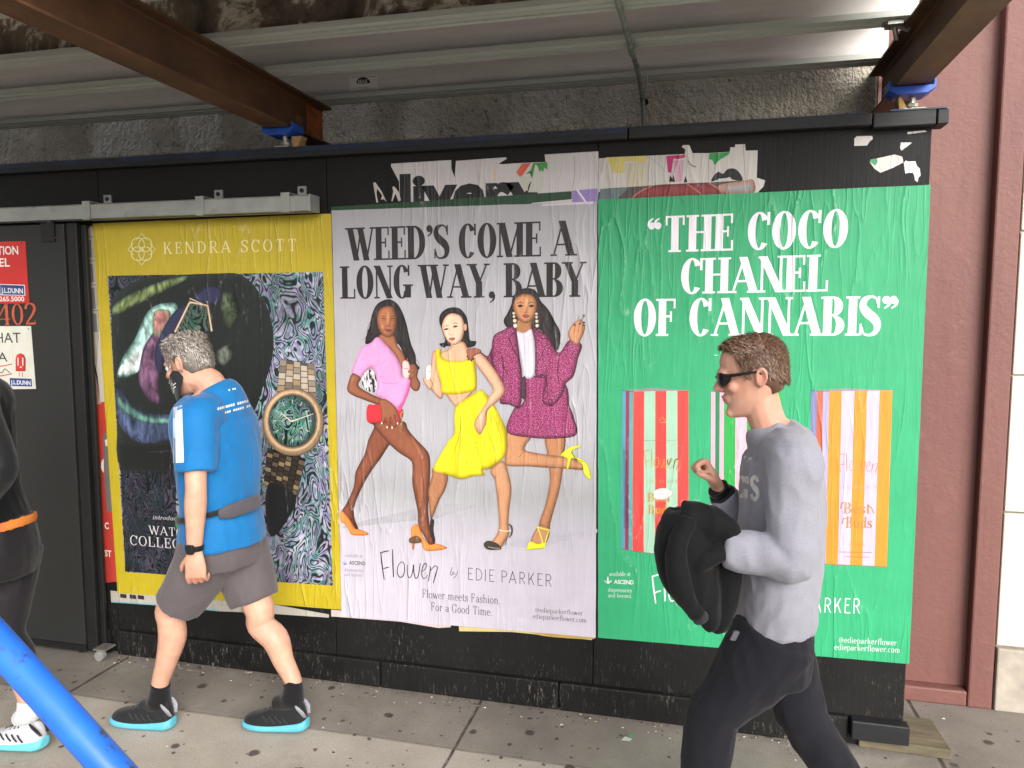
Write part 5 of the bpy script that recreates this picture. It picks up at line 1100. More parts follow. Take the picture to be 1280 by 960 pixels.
def fabric(name, col, rough=.85, weave=700, wstr=.25, var=.1, heather=None, sheen=.15):
    t = NT(name); c = srgb(col); n1 = t.noise(6, (1, 1, 1), 4); n2 = t.noise(weave, (1, 1, 1), 2)
    r = t.ramp(n1, 0, [(.3, tuple(x*(1-var) for x in c[:3])+(1,)), (.7, tuple(min(1, x*(1+var)) for x in c[:3])+(1,))]); src = (r, 0)
    if heather: src = (t.mix((t.ramp(t.noise(260, (1, 1, 2.5), 3, .7), 0, [(.42, 0.0), (.62, 1.0)]), 0), src, srgb(heather)), 2)
    n3 = t.noise(30, (1, 1, .6), 4); b = t.bump(n3, 0, .25, .006); b = t.bump(n2, 0, wstr, .001, b)
    t.b.inputs['Sheen Weight'].default_value = sheen
    return t.done(src, rough, 0, b, .25)

def frame_pts(origin, fwd, up=Vector((0, 0, 1))):
    f = Vector(fwd).normalized(); s = up.cross(f).normalized(); u = f.cross(s).normalized(); o = Vector(origin)
    return lambda x, y, z: o+f*x+s*y+u*z          # x forward, y to the figure's left, z up

def add_hand(v, wrist, dirv, palm_n, thumb_dir, curl=(25, 30, 25), L=.185, spread=1.0, tcurl=25):
    """palm, four unequal bent fingers and a thumb from the side of the palm; rooted inside the wrist"""
    d = Vector(dirv).normalized(); t_ = Vector(thumb_dir); t_ = (t_-d*t_.dot(d)).normalized(); n = Vector(palm_n); n = (n-d*n.dot(d)-t_*n.dot(t_)).normalized()
    W = Vector(wrist); pl = L*.54; wd = L*.44
    v.tube([W-d*.01, W+d*pl*.25, W+d*pl*.6, W+d*pl*.98], [(wd*.34, .017), (wd*.42, .018), (wd*.49, .016), (wd*.48, .012)], 14, side=t_)
    for i, (k, off) in enumerate(((.80, .375), (.90, .13), (.84, -.12), (.66, -.36))):
        base = W+d*pl*(.97-.05*abs(off-.1))+t_*wd*off*1.04; ln = L*.46*k; a = 0; p = base-d*.012; pts = [p, base]; q = base
        dd = (d+t_*off*.12*spread).normalized()
        for j, sg in enumerate((.44, .32, .24)):
            a += R(curl[j]+i*3); q = q+(dd*math.cos(a)+n*math.sin(a))*ln*sg; pts.append(q)
        r0 = .0088-.0006*(i == 3); v.tube(pts, [r0, r0, r0*.95, r0*.88, r0*.72], 10); v.ball(pts[-1], r0*.74, 8, 6)
    tb = W+d*pl*.28+t_*wd*.36+n*.006; ta = (d*.62+t_*.62+n*.35).normalized(); q = tb; pts = [tb-ta*.012, tb]
    for j, sg in enumerate((.42, .32, .26)):
        q = q+(ta*math.cos(R(tcurl*j*.6))+(d*.6+n*.5-t_*.3).normalized()*math.sin(R(tcurl*j*.6)))*L*.36*sg; pts.append(q)
    v.tube(pts, [.013, .0125, .0105, .0095, .0075], 10); v.ball(pts[-1], .0078, 8, 6)

def add_head(v, H, s=1.0, jaw=1.0, nose=1.0):
    """head in its own frame H(x forward, y left, z up); origin = centre of the skull at ear height. Height about .235*s"""
    def ring(z, xf, xb, hw, n=20):
        # egg-shaped horizontal section from xb (back) to xf (front)
        out = []
        for j in range(n):
            a = 2*math.pi*j/n; ca, sa = math.cos(a), math.sin(a); x = (xf if ca > 0 else -xb)*abs(ca)**.92*(1 if ca > 0 else 1)
            x = x if ca > 0 else -abs(xb)*abs(ca)**.95
            out.append(H(x*s, hw*s*(1 if sa > 0 else -1)*abs(sa)**.9*(1-.18*max(ca, 0)), z*s))
        return out
    prof = [(-.118, .072, -.030, .022), (-.108, .085, -.012, .036), (-.092, .088, .012, .046), (-.070, .086, .045, .056), (-.045, .088, .070, .062), (-.020, .088, .086, .068), (.005, .088, .094, .073), (.030, .093, .098, .076), (.055, .094, .098, .077), (.080, .085, .090, .072), (.100, .066, .074, .060), (.114, .036, .046, .038), (.119, .010, .014, .012)]
    vs, fs, n = [], [], 20
    for (z, xf, xb, hw) in prof: vs += ring(z, xf*(jaw if z < -.08 else 1), xb, hw*(jaw if z < -.05 else 1))
    k = len(prof)
    for i in range(k-1):
        for j in range(n): fs.append((i*n+j, i*n+(j+1) % n, (i+1)*n+(j+1) % n, (i+1)*n+j))
    fs += [tuple(range(n))[::-1], tuple(range((k-1)*n, k*n))]; v.add(vs, fs)
    B = lambda x, y, z, r: v.ball(H(x*s, y*s, z*s), tuple(q*s for q in r) if isinstance(r, tuple) else r*s, 12, 8)
    # nose: bridge, tip, wings
    v.tube([H(.086*s, 0, .022*s), H(.098*s*nose, 0, 0), H(.110*s*nose, 0, -.020*s), H(.108*s*nose, 0, -.030*s)], [.009*s, .0095*s, .0115*s, .009*s], 10)
    for y in (-.010, .010): B(.098*nose, y, -.028, .0085)
    # brow ridge, cheeks, lips, chin
    v.tube([H(.080*s, -.036*s, .020*s), H(.094*s, -.016*s, .026*s), H(.095*s, 0, .022*s), H(.094*s, .016*s, .026*s), H(.080*s, .036*s, .020*s)], .009*s, 8)
    for y in (-.036, .036): B(.064, y, -.020, .020)
    v.tube([H(.080*s, -.022*s, -.055*s), H(.093*s, -.008*s, -.051*s), H(.094*s, .008*s, -.051*s), H(.080*s, .022*s, -.055*s)], .0065*s, 8)
    v.tube([H(.078*s, -.020*s, -.063*s), H(.0905*s, -.007*s, -.064*s), H(.0905*s, .007*s, -.064*s), H(.078*s, .020*s, -.063*s)], .0068*s, 8)
    B(.078*jaw, 0, -.100, (.018))
    # ears
    for y in (-1, 1):
        pts = [H(-.012*s, y*.074*s, -.028*s), H(-.002*s, y*.079*s, -.012*s), H(-.004*s, y*.083*s, .012*s), H(-.016*s, y*.086*s, .026*s), H(-.028*s, y*.088*s, .016*s), H(-.028*s, y*.086*s, -.006*s), H(-.016*s, y*.079*s, -.024*s)]
        v.tube(pts, .0052*s, 8); v.ball(H(-.014*s, y*.077*s, .002*s), (.012*s, .006*s, .020*s), 10, 7)
def head_frame(c, fwd, pitch=0, roll=0):
    f = Vector(fwd).normalized(); s = Vector((0, 0, 1)).cross(f).normalized()
    f = (f*math.cos(pitch)-Vector((0, 0, 1))*math.sin(pitch)).normalized(); u = f.cross(s).normalized(); o = Vector(c)
    return lambda x, y, z: o+f*x+s*y+u*z
def eyes_brows(parent, H, s, browcol):
    """eyeballs with iris, seen below the brow; brows as tufts"""
    e = MB(); ir = MB()
    for y in (-.031, .031): e.ball(H(.076*s, y*s, .004*s), .0125*s, 14, 10); ir.ball(H(.0855*s, y*s, .004*s), (.0035*s, .0055*s, .0055*s), 10, 8)
    e.obj('eyes', simple('eye_white', '#d5d0ca', .25, var=.03), parent, smooth=True); ir.obj('irises', simple('iris', '#33261c', .2), parent, smooth=True)

def strands(parent, H, s, test, cols, n, length, seed, lift=.004, lay=None, rad=.00045):
    """many separate short hair strands growing from the scalp (one hair mesh)"""
    rr = random.Random(seed); mb = MB(); k = 0; tries = 0
    while k < n and tries < n*12:
        tries += 1
        th = rr.uniform(-math.pi, math.pi); z = rr.uniform(-.09, .119)
        # scalp radius at (th, z) approximated by the head's own sections
        q = max(0, 1-((z-.035)/.088)**3) if z > .035 else 1-.12*((z-.035)/.12)**2
        q = math.sqrt(max(q, .0)); xf, xb, hw = .094*q, .098*q, .077*q
        x = (xf if math.cos(th) > 0 else xb)*math.cos(th); y = hw*math.sin(th)
        if not test(x, y, z): continue
        k += 1
        nrm = Vector((x/.0092, y/.006, (z-.03)/.0085)).normalized(); dl = Vector(lay(x, y, z)) if lay else Vector((-.6, 0, -.8)); dl = (dl-nrm*dl.dot(nrm)+Vector((rr.gauss(0, .22), rr.gauss(0, .22), rr.gauss(0, .22)))).normalized()
        p0 = Vector((x, y, z))+nrm*.001; L = length*rr.uniform(.6, 1.2)
        p1 = p0+dl*L*.5+nrm*lift*rr.uniform(.6, 1.6); p2 = p0+dl*L+nrm*lift*rr.uniform(.2, 1.3)
        c = srgb(rr.choice(cols)); w_ = rad*2.4*rr.uniform(.7, 1.4); sd_ = nrm.cross(dl).normalized()*w_
        P = [p0-sd_, p0+sd_, p1-sd_, p1+sd_, p2]
        mb.add([H(p.x*s, p.y*s, p.z*s) for p in P], [(0, 1, 3, 2), (2, 3, 4)], 0, c)
    return mb
t = NT('hair_strands'); at = t.n('ShaderNodeVertexColor', layer_name='Col'); M_strand = t.done((at, 0), .45, 0, None, .4)

def shoe(parent, toe, heel, mats, H=.105, lift=0, roll=0, tab=True, extra=None, name='shoe'):
    """running shoe from heel to toe (ground points); mats = upper, sole, tab, lace"""
    toe, heel = Vector(toe), Vector(heel); f = (toe-heel); L = f.length; f.normalize(); s_ = Vector((0, 0, 1)).cross(f).normalized(); u = f.cross(s_)
    P = lambda x, y, z: heel+f*(x*L)+s_*y+u*z
    st = [(0.0, .010, .062), (.012, .021, .078), (.04, .031, .104), (.10, .037, .116), (.20, .038, .104), (.34, .040, .102), (.46, .043, .094), (.60, .047, .077), (.74, .049, .066), (.86, .046, .059), (.94, .037, .052), (.98, .025, .044), (1.0, .010, .036)]
    up = MB(); n = 18; rows = []
    for x, hw, h in st:
        h = h*H/.105; row = []
        for j in range(n):
            a = 2*math.pi*j/n; c, sn = math.cos(a), math.sin(a); yy = hw*(1 if c > 0 else -1)*abs(c)**.7; zz = .030+(h-.026)*max(sn, 0)**.7 if sn > 0 else .030-.008*abs(sn)
            tap = 1-.30*max(0, (zz-.03)/(h-.02+1e-6)) if x < .5 else 1-.12*max(0, sn)
            row.append(P(x*.985+.006, yy*tap, zz))
        rows.append(row)
    vs = [p for r in rows for p in r]; k = len(rows); fs = [(i*n+j, i*n+(j+1) % n, (i+1)*n+(j+1) % n, (i+1)*n+j) for i in range(k-1) for j in range(n)]+[tuple(range(n))[::-1], tuple(range((k-1)*n, k*n))]
    up.add(vs, fs); uo = up.obj('shoe_upper', mats[0], parent, smooth=True)
    so = MB(); rows = []
    for x, hw, h in st:
        zb = .001+.018*max(0, (x-.78)/.22)**2+.014*max(0, (.10-x)/.10)**1.5; zt = .044+.012*max(0, (.25-x)/.25)+.003*math.sin(x*9)-.006*x; w_ = hw+.0035; fl = .003
        rows.append([P(x*1.01-.005, -w_, zt), P(x*1.01-.005, w_, zt), P(x*1.02-.010, w_+fl, (zt+zb)/2), P(x*1.02-.01, w_-.001, zb), P(x*1.02-.01, -w_+.001, zb), P(x*1.02-.010, -w_-fl, (zt+zb)/2)])
    vs = [p for r in rows for p in r]; n = 6; fs = [(i*n+j, i*n+(j+1) % n, (i+1)*n+(j+1) % n, (i+1)*n+j) for i in range(k-1) for j in range(n)]+[tuple(range(n))[::-1], tuple(range((k-1)*n, k*n))]
    so.add(vs, fs); o = so.obj('shoe_sole', mats[1], parent, smooth=True); m = o.modifiers.new('s', 'SUBSURF'); m.levels = m.render_levels = 2
    m = uo.modifiers.new('s', 'SUBSURF'); m.levels = m.render_levels = 1
    ov = MB()
    for sg in (-1, 1):
        for x in (.30, .40, .50, .60): ov.tube([P(x-.06, sg*.040, .046), P(x-.02, sg*.0425, .060), P(x+.03, sg*.038, .074)], [(.003, .0012)]*3, 6)
    ov.obj('side_overlay', mats[3], parent, smooth=True)
    if tab:
        for sg in (-1, 1):
            tb = MB(); tb.tube([P(.010, sg*.016, .066), P(.035, sg*.028, .092), P(.08, sg*.0335, .110), P(.115, sg*.0340, .122)], [(.010, .0035), (.012, .004), (.009, .0035), (.004, .003)], 8, side=f)
            tb.obj('heel_tab', mats[2], parent, smooth=True)
    lc = MB()
    for i in range(5):
        x = .36+.07*i; h = np.interp(x, [a[0] for a in st], [a[2] for a in st])*H/.105; lc.tube([P(x, -.024, h-.006), P(x+.015, 0, h+.004), P(x, .024, h-.006)], .0026, 6)
    lc.obj('laces', mats[3], parent, smooth=True)
    return P
# ================================================================ MAN IN THE BLUE T-SHIRT
def place(y): return lambda px, py, dy=0.0: at_y(px, py, y+dy)
YB = -.51; Bp = place(YB)
F = Vector((-1, 0, 0))
man = thing('person', tuple(at_z(285, 905, 0)), 'man in bright blue T-shirt, grey shorts and cyan-soled shoes, striding past the yellow poster', 'person')
man.location.y = -.51; man.location.z = 0
bpy.context.view_layer.update()
sh = Bp(262, 512); nk = Bp(266, 488); hipc = Bp(280, 676); ch = Bp(274, 565); wa = Bp(277, 622)
lsh, rsh = Bp(243, 527, -.17), Bp(262, 520, .17)
lel, lwr = Bp(245, 612, -.225), Bp(243, 690, -.225)
rel, rwr = rsh+Vector((.06, .05, -.27)), rsh+Vector((-.04, .04, -.50))
lhip, rhip = hipc+Vector((.0, -.085, -.03)), hipc+Vector((.0, .085, -.03))
lkn, lan = Bp(214, 768, -.075), Bp(200, 862, -.055); rkn, ran = Bp(325, 772, .05), Bp(367, 858, .05)
hc = Bp(237, 455); Hd = head_frame(hc, F, R(16))
v = Vol()
SX = (1, 0, 0)
v.tube([hipc-Vector((0, 0, .10)), hipc, wa, ch, sh+Vector((0, 0, -.02)), nk+Vector((0, 0, -.01))], [(.09, .12), (.115, .155), (.115, .145), (.115, .17), (.085, .17), (.055, .065)], 18, side=SX)
v.tube([nk+Vector((.012, 0, -.03)), nk+Vector((-.012, 0, .03)), hc+Vector((.02, 0, -.05))], [.066, .058, .058], 14)
add_head(v, Hd, 1.0, 1.06)
for s_, e_, w_ in ((lsh, lel, lwr), (rsh, rel, rwr)):
    v.tube([s_+Vector((0, 0, .02)), s_.lerp(e_, .35), s_.lerp(e_, .8), e_, e_.lerp(w_, .25), e_.lerp(w_, .6), w_], [.050, .047, .040, .039, .041, .034, (.028, .022)], 14)
add_hand(v, lwr, (.02, .02, -1), (-.35, .9, 0), (-1, -.3, -.1), curl=(35, 45, 35), L=.19)
add_hand(v, rwr, (-.1, 0, -1), (0, -1, 0), (-1, 0, 0), curl=(30, 40, 30), L=.19)
for h_, k_, a_, bk in ((lhip, lkn, lan, .022), (rhip, rkn, ran, .024)):
    cf = k_.lerp(a_, .30)+Vector((bk, 0, 0))
    v.tube([h_, h_.lerp(k_, .5), k_+Vector((0, 0, .03)), k_-Vector((0, 0, .03)), cf, k_.lerp(a_, .62)+Vector((bk*.5, 0, 0)), a_+Vector((0, 0, .02)), a_-Vector((0, 0, .06))], [.085, .074, .059, .054, (.055, .053), .043, .035, .035], 16)
spots = [(Hd(.09, 0, -.056), (.02, .03, .016), '#96584f', .7), (Hd(.03, .07, 0), .05, '#b27460', .35), (lwr-Vector((0, 0, .12)), .09, '#b5705c', .45), (lel, .05, '#ad7460', .4), (nk, .08, '#b9745c', .5), (lkn, .07, '#b8806c', .3), (Hd(.1, 0, -.02), .03, '#b56a58', .5)]
v.fuse('body', M_skin, man, .0042, 4, tinted('#c6978050'[:7], spots))
eyes_brows(man, Hd, 1.0, '#5c544c')
hairc = ['#6e6660', '#8a827a', '#a8a198', '#57504a', '#3f3833', '#c1bab0']
hv = Vol(); hv.tube([Hd(-.045, 0, -.045), Hd(-.04, 0, -.012), Hd(-.016, 0, .035), Hd(-.006, 0, .085), Hd(-.006, 0, .110), Hd(-.004, 0, .121)], [(.046, .056), (.064, .074), (.090, .080), (.090, .0745), (.066, .056), (.02, .02)], 20, side=Hd(1, 0, 0)-Hd(0, 0, 0))
def cut(co, nr):
    return co+nr*(np.array([mnoise.noise((p[0]*70, p[1]*70, p[2]*40)) for p in co])*.0025)[:, None], np.array([np.array(srgb('#6b645d')[:3])*(1+.5*mnoise.noise((p[0]*60, p[1]*60, p[2]*30))) for p in co])
hv.fuse('hair', M_strand, man, .0055, 2, cut)
lay = lambda x, y, z: (.55, .1*y, .15) if z > .08 else ((-.35, 0, -.9) if x < .02 else (.2, 0, -.9))
nearear = lambda x, y, z: abs(y) > .045 and -.035 < x < .02 and z < .032
o = strands(man, Hd, 1.055, lambda x, y, z: ((z > .0-.35*max(0, -x-.02) and x < .05-.2*max(0, .06-z)) or z > .085) and not nearear(x, y, z), hairc, 5200, .015, 3, .0016, lay, .0004).obj('hair_strands', M_strand, man)
bd = strands(man, Hd, 1.05, lambda x, y, z: x > .045 and z < -.04, ['#8f8880', '#6d665f', '#b3aca3', '#544d47'], 1100, .008, 5, .002, lambda x, y, z: (.3, 0, -1))
bd.obj('beard', M_strand, man)
# dark face mask pulled under the chin with its strap
M_mask = fabric('black_mask_cloth', '#1d1e22'); g = Vol()
g.tube([Hd(.015, .064, -.020), Hd(.028, .068, -.052), Hd(.045, .060, -.085), Hd(.072, .035, -.108), Hd(.088, 0, -.115), Hd(.072, -.035, -.108), Hd(.045, -.060, -.085), Hd(.028, -.068, -.052), Hd(.015, -.064, -.020)], [(.020, .005), (.034, .006), (.038, .007), (.03, .008), (.026, .008), (.03, .008), (.038, .007), (.034, .006), (.020, .005)], 12, side=Hd(0, 0, 1)-Hd(0, 0, 0))
g.fuse('face_mask', M_mask, man, .0035, 2)
g = MB(); c = Hd(.04, .0665, -.072); g.tube([Hd(.030, .0745, -.066), Hd(.046, .0715, -.070)], [(.0025, .0015), (.0025, .0015)], 6); g.tube([Hd(.036, .0745, -.079), Hd(.050, .070, -.083)], [(.0025, .0015), (.0025, .0015)], 6); g.obj('mask_print', simple('white_print', '#d5d5d5', .5), man)
# T-shirt
M_shirt = fabric('blue_running_shirt', '#0b659f', .7, 900, .15, .08)
v = Vol(); bel = Bp(276, 640)
v.tube([Bp(279, 672)+Vector((0, 0, -.012)), Bp(278, 655), bel, wa+Vector((-.005, 0, 0)), ch, sh+Vector((.018, 0, -.045)), sh+Vector((.028, 0, .005)), nk+Vector((.022, 0, -.022)), nk+Vector((.008, 0, .004))],
       [(.158, .198), (.152, .194), (.142, .186), (.140, .182), (.142, .20), (.132, .215), (.122, .19), (.100, .120), (.074, .077)], 24, side=SX)
for s_, e_ in ((lsh, lel), (rsh, rel)):
    a = s_+Vector((.005, 0, .012)); b = s_.lerp(e_, .74)
    v.tube([a+Vector((0, (.08 if s_ is lsh else -.08), .012)), a, a.lerp(b, .5), b], [.080, (.082, .072), (.082, .068), (.082, .063)], 18, side=SX)
shirt = v.fuse('t_shirt', M_shirt, man, .0065, 5, cloth(9, .006, (1, 1, .55), 1))
def bvh_of(ob):
    dg = bpy.context.evaluated_depsgraph_get(); o = base_origin(ob); me = ob.data
    return BVHTree.FromPolygons([v.co+o for v in me.vertices], [tuple(p.vertices) for p in me.polygons])
def wrap_patch(bvh, quad, nu, nv, col, mb, lift=.0022, near=False):
    """cloth print that follows the garment's surface between four measured corners"""
    vs = []
    for j in range(nv+1):
        for i in range(nu+1):
            u, w_ = i/nu, j/nv
            px = (quad[0][0]*(1-u)+quad[1][0]*u)*(1-w_)+(quad[3][0]*(1-u)+quad[2][0]*u)*w_; py = (quad[0][1]*(1-u)+quad[1][1]*u)*(1-w_)+(quad[3][1]*(1-u)+quad[2][1]*u)*w_
            h, nrm, _, _ = bvh.ray_cast(_C, ray(px, py).normalized())
            if h is None and not near: return
            if h is None:
                d = ray(px, py).normalized(); h, nrm, _, _ = bvh.find_nearest(_C+d*((base_origin(man).y-_C.y)/d.y))
            vs.append(h+nrm*lift)
    k = nu+1; mb.add(vs, [(j*k+i, (j+1)*k+i, (j+1)*k+i+1, j*k+i+1) for j in range(nv) for i in range(nu)], 0, srgb(col))
bt = bvh_of(shirt); pm = MB(); rr = random.Random(4)
def wline(x0, y0, x1, y1, h, n):
    for i in range(n):
        if rr.random() < .12: continue
        a, b = (i+.12)/n, (i+.88)/n; q = lambda u: (x0+(x1-x0)*u, y0+(y1-y0)*u); p0, p1 = q(a), q(b)
        wrap_patch(bt, [(p0[0], p0[1]-h), (p1[0], p1[1]-h), p1, p0], 1, 1, '#cfdde8', pm)
M_cprint = simple('white_shirt_print', '#c5d2de', .6, var=.05)
wline(285, 489, 297, 486.5, 2.2, 5); wline(271, 513, 318, 500.5, 3.2, 17); wline(280, 517.5, 318, 507, 2.8, 14)
pm.obj('shirt_print', M_cprint, man)
pm = MB(); wrap_patch(bt, [(217, 510), (228, 507), (230.5, 578), (217, 579)], 4, 14, '#d4dde6', pm, near=True); pm.obj('shoulder_panel', M_cprint, man)
# belt bag
M_belt = fabric('black_webbing', '#17181b', .7); M_bag = fabric('grey_belt_bag', '#4a474d', .7)
bs = Vol(); ring = []
bc = Bp(277, 632)
for i in range(25):
    a = 2*math.pi*i/24; ring.append(bc+Vector((.152*math.cos(a), .197*math.sin(a), -.005+.035*math.cos(a))))
bs.tube(ring, [(.013, .004)]*25, 8, side=(0, 0, 1)); bs.fuse('waist_strap', M_belt, man, .0045, 1)
g = Vol(); pts = [bc+Vector((0.156*math.cos(a), .200*math.sin(a), -.012+.035*math.cos(a))) for a in [R(x) for x in (-52, -40, -25, -8, 6, 14)]]
g.tube(pts, [(.018, .005), (.029, .009), (.031, .011), (.031, .011), (.027, .009), (.018, .004)], 12, side=(0, 0, 1)); g.fuse('waist_bag', M_bag, man, .005, 3, cloth(18, .002, seed=3))
g = Vol(); pts = [bc+Vector((-.150*math.cos(a), -.195*math.sin(a), -.045)) for a in [R(x) for x in (25, 40)]]; g.tube(pts, [(.026, .008), (.026, .008)], 10, side=(0, 0, 1)); g.fuse('green_pouch', fabric('green_pouch_cloth', '#2f7a35', .6), man, .004, 2)
# shorts
M_short = fabric('grey_brown_shorts', '#575052', .8, 800, .15, .1)
v = Vol()
v.tube([hipc+Vector((0, 0, .06)), hipc, hipc-Vector((0, 0, .09))], [(.135, .175), (.14, .18), (.13, .165)], 22, side=SX)
for h_, k_, dx, w0, w1 in ((lhip, lkn, -.0, .102, .095), (rhip, rkn, .0, .104, .098)):
    b = h_.lerp(k_, .81) if h_ is lhip else h_.lerp(k_, .77)
    v.tube([h_+Vector((0, 0, .05)), h_.lerp(b, .5), b+Vector((dx, 0, 0))], [(.115, .095), (w0+.008, .098), (w1, .09)], 20)
v.fuse('shorts', M_short, man, .0065, 5, cloth(8, .007, (1, 1, .5), 5))
# watch
g = Vol(); wv = (lwr-lel).normalized(); wc = lwr-wv*.018
g.tube([wc-wv*.011, wc+wv*.011], [(.0335, .028), (.0335, .028)], 16); g.box(wc.x-.012, wc.x+.016, wc.y-.036, wc.y-.022, wc.z-.018, wc.z+.018); g.fuse('wrist_watch', simple('black_rubber', '#121315', .4), man, .003, 1)
# socks and shoes
M_sock = fabric('black_sock', '#0e0e10', .9); M_shoeb = fabric('black_shoe_mesh', '#17181a', .7, 350, .5); M_cyan = simple('cyan_foam_sole', '#56a9bd', .6, var=.08, bscale=200); M_tab = fabric('grey_heel_tab', '#8c8d93', .6); M_lace = fabric('dark_laces', '#23242a', .7)
for k_, a_, tp in ((lkn, lan, None), (rkn, ran, None)):
    g = Vol(); u_ = (k_-a_).normalized(); g.tube([a_+u_*.030, a_+u_*.005, a_+Vector((-.004, 0, -.035)), a_+Vector((-.012, 0, -.06)), a_+Vector((-.05, 0, -.075)), a_+Vector((-.09, 0, -.085))], [.0395, .041, (.046, .041), (.050, .040), (.036, .036), (.026, .03)], 16); g.fuse('sock', M_sock, man, .0045, 2)
lt, lh = at_z(134, 897, 0), at_z(218, 911, 0); rt, rh = at_z(333, 921, .0), at_z(402, 915, .0)
for t_, h_, a_, hl in ((lt, lh, lan, 0), (rt, rh, ran, .012)):
    t_.y = h_.y = a_.y-.002 if a_ is lan else a_.y; t_.y -= .015
    ax = a_.x; d = (h_-t_).length
    h_ = Vector((ax+.062, h_.y, hl)); t_ = Vector((ax+.062-.285, t_.y, .0))
    shoe(man, t_, h_, (M_shoeb, M_cyan, M_tab, M_lace), H=.112)
# ================================================================ MAN IN THE GREY SWEATSHIRT
YG = -1.05; Gp = place(YG)
gm = thing('person', (.24, YG, 0), 'man in grey sweatshirt, dark joggers and sunglasses, walking left before the green poster', 'person')
bpy.context.view_layer.update()
hc = Gp(942, 470); Hd = head_frame(hc, (-1, -.02, 0), R(9)); hs_ = .89
nk = Gp(963, 532); sh = Gp(976, 570); ch = Gp(976, 625); wa = Gp(972, 705); hip = Gp(965, 790)
lsh, rsh = Gp(992, 578, -.17), Gp(968, 578, .165)
lel, lwr = Gp(985, 697, -.21), Gp(903, 684, -.205)
rel, rwr = Gp(940, 672, .20), Gp(900, 614, .12)
lhip, rhip = hip+Vector((0, -.085, 0)), hip+Vector((0, .085, 0))
lkn = Gp(889, 893, -.09); lan = Vector((at_y(866, 960, -1.10).x-.03, YG-.055, .10)); rkn = Gp(1006, 905, .05); ran = Vector((rkn.x+.27, YG+.05, .17))
v = Vol()
v.tube([hip-Vector((0, 0, .07)), hip, wa, ch, sh, nk], [(.09, .12), (.095, .14), (.085, .125), (.09, .15), (.07, .15), (.05, .055)], 18, side=SX)
v.tube([nk+Vector((.02, 0, -.05)), nk+Vector((-.008, 0, .01)), hc+Vector((.018, 0, -.06))], [.055, .048, .049], 14)
add_head(v, Hd, hs_)
for s_, e_, w_ in ((lsh, lel, lwr), (rsh, rel, rwr)):
    v.tube([s_, s_.lerp(e_, .4), e_, e_.lerp(w_, .3), w_], [.047, .043, .038, .036, (.027, .022)], 14)
add_hand(v, lwr, (-1, -.05, -.1), (0, .9, -.4), (0, .1, 1), curl=(45, 55, 40), L=.18)
fd = Vector((-.50, .05, .86)).normalized()
add_hand(v, rwr, fd, (-.75, -.2, -.6), (.25, -.95, .2), curl=(92, 98, 60), L=.19, tcurl=85, spread=.2)
for h_, k_, a_ in ((lhip, lkn, lan), (rhip, rkn, ran)):
    v.tube([h_, h_.lerp(k_, .5), k_, k_.lerp(a_, .3)+Vector((.02, 0, 0)), a_], [.08, .068, .052, .05, .034], 14)
hq0 = lambda x, y, z: Hd(x*hs_, y*hs_, z*hs_)
spots = [(hq0(.09, 0, -.056), (.02, .03, .014), '#9c5a52', .7), (hq0(.10, 0, -.02), .03, '#bd7766', .5), (hq0(.05, .06, -.02), .045, '#c08270', .45), (hq0(-.015, .08, 0), .03, '#bc6f60', .5), (nk, .09, '#bb7d6a', .45), (rwr+fd*.12, .07, '#b87262', .4)]
v.fuse('body', M_skin, gm, .0042, 4, tinted('#c4957f', spots)); eyes_brows(gm, Hd, hs_, '#4a372c')
hq = lambda x, y, z: Hd(x*hs_, y*hs_, z*hs_)
hv = Vol(); hv.tube([hq(-.052, 0, -.055), hq(-.040, 0, -.012), hq(-.012, 0, .035), hq(-.004, 0, .085), hq(-.002, 0, .110), hq(0, 0, .121)], [(a*hs_, b*hs_) for a, b in ((.030, .048), (.054, .071), (.084, .077), (.086, .0715), (.064, .054), (.022, .020))], 20, side=Hd(1, 0, 0)-Hd(0, 0, 0))
def cut2(co, nr): return co+nr*(np.array([mnoise.noise((p[0]*60, p[1]*60, p[2]*40)) for p in co])*.003)[:, None], np.array([np.array(srgb('#5a4233')[:3])*(1+.4*mnoise.noise((p[0]*60, p[1]*60, p[2]*30))) for p in co])
hv.fuse('hair', M_strand, gm, .0055, 2, cut2)
lay2 = lambda x, y, z: (-.3, .05*y, -.95) if (z < .07 or x < -.03) else (.75, .1, .25)
strands(gm, Hd, 1.045*hs_, lambda x, y, z: ((z > .005-.5*max(0, -x-.02) and x < .055-.35*max(0, .085-z)) or z > .088) and not (abs(y) > .045 and -.035 < x < .015 and z < .034), ['#523b2d', '#634938', '#3f2d22', '#735742', '#7d614b'], 8000, .015, 9, .0012, lay2, .0004).obj('hair_strands', M_strand, gm)
# wrap-around sunglasses
M_glass = simple('black_sunglasses', '#0a0a0b', .12, var=.02, bstr=0)
g = Vol(); q = lambda x, y, z: Hd(x*hs_, y*hs_, z*hs_)
for y in (-1, 1):
    g.tube([q(.102, y*.012, .006), q(.100, y*.030, .004), q(.088, y*.050, .006), q(.070, y*.066, .012)], [(.015, .0045), (.020, .0045), (.018, .0045), (.009, .004)], 12, side=q(0, 0, 1)-q(0, 0, 0))
    g.tube([q(.074, y*.064, .015), q(.045, y*.0775, .017), q(0, y*.084, .018), q(-.02, y*.084, .008)], [(.0065, .0028), (.0055, .0025), (.0045, .0022), (.004, .002)], 8, side=q(0, 0, 1)-q(0, 0, 0))
g.tube([q(.102, -.014, .010), q(.108, 0, .012), q(.102, .014, .010)], [(.005, .003)]*3, 8, side=q(0, 0, 1)-q(0, 0, 0))
g.fuse('sunglasses', M_glass, gm, .0026, 2)
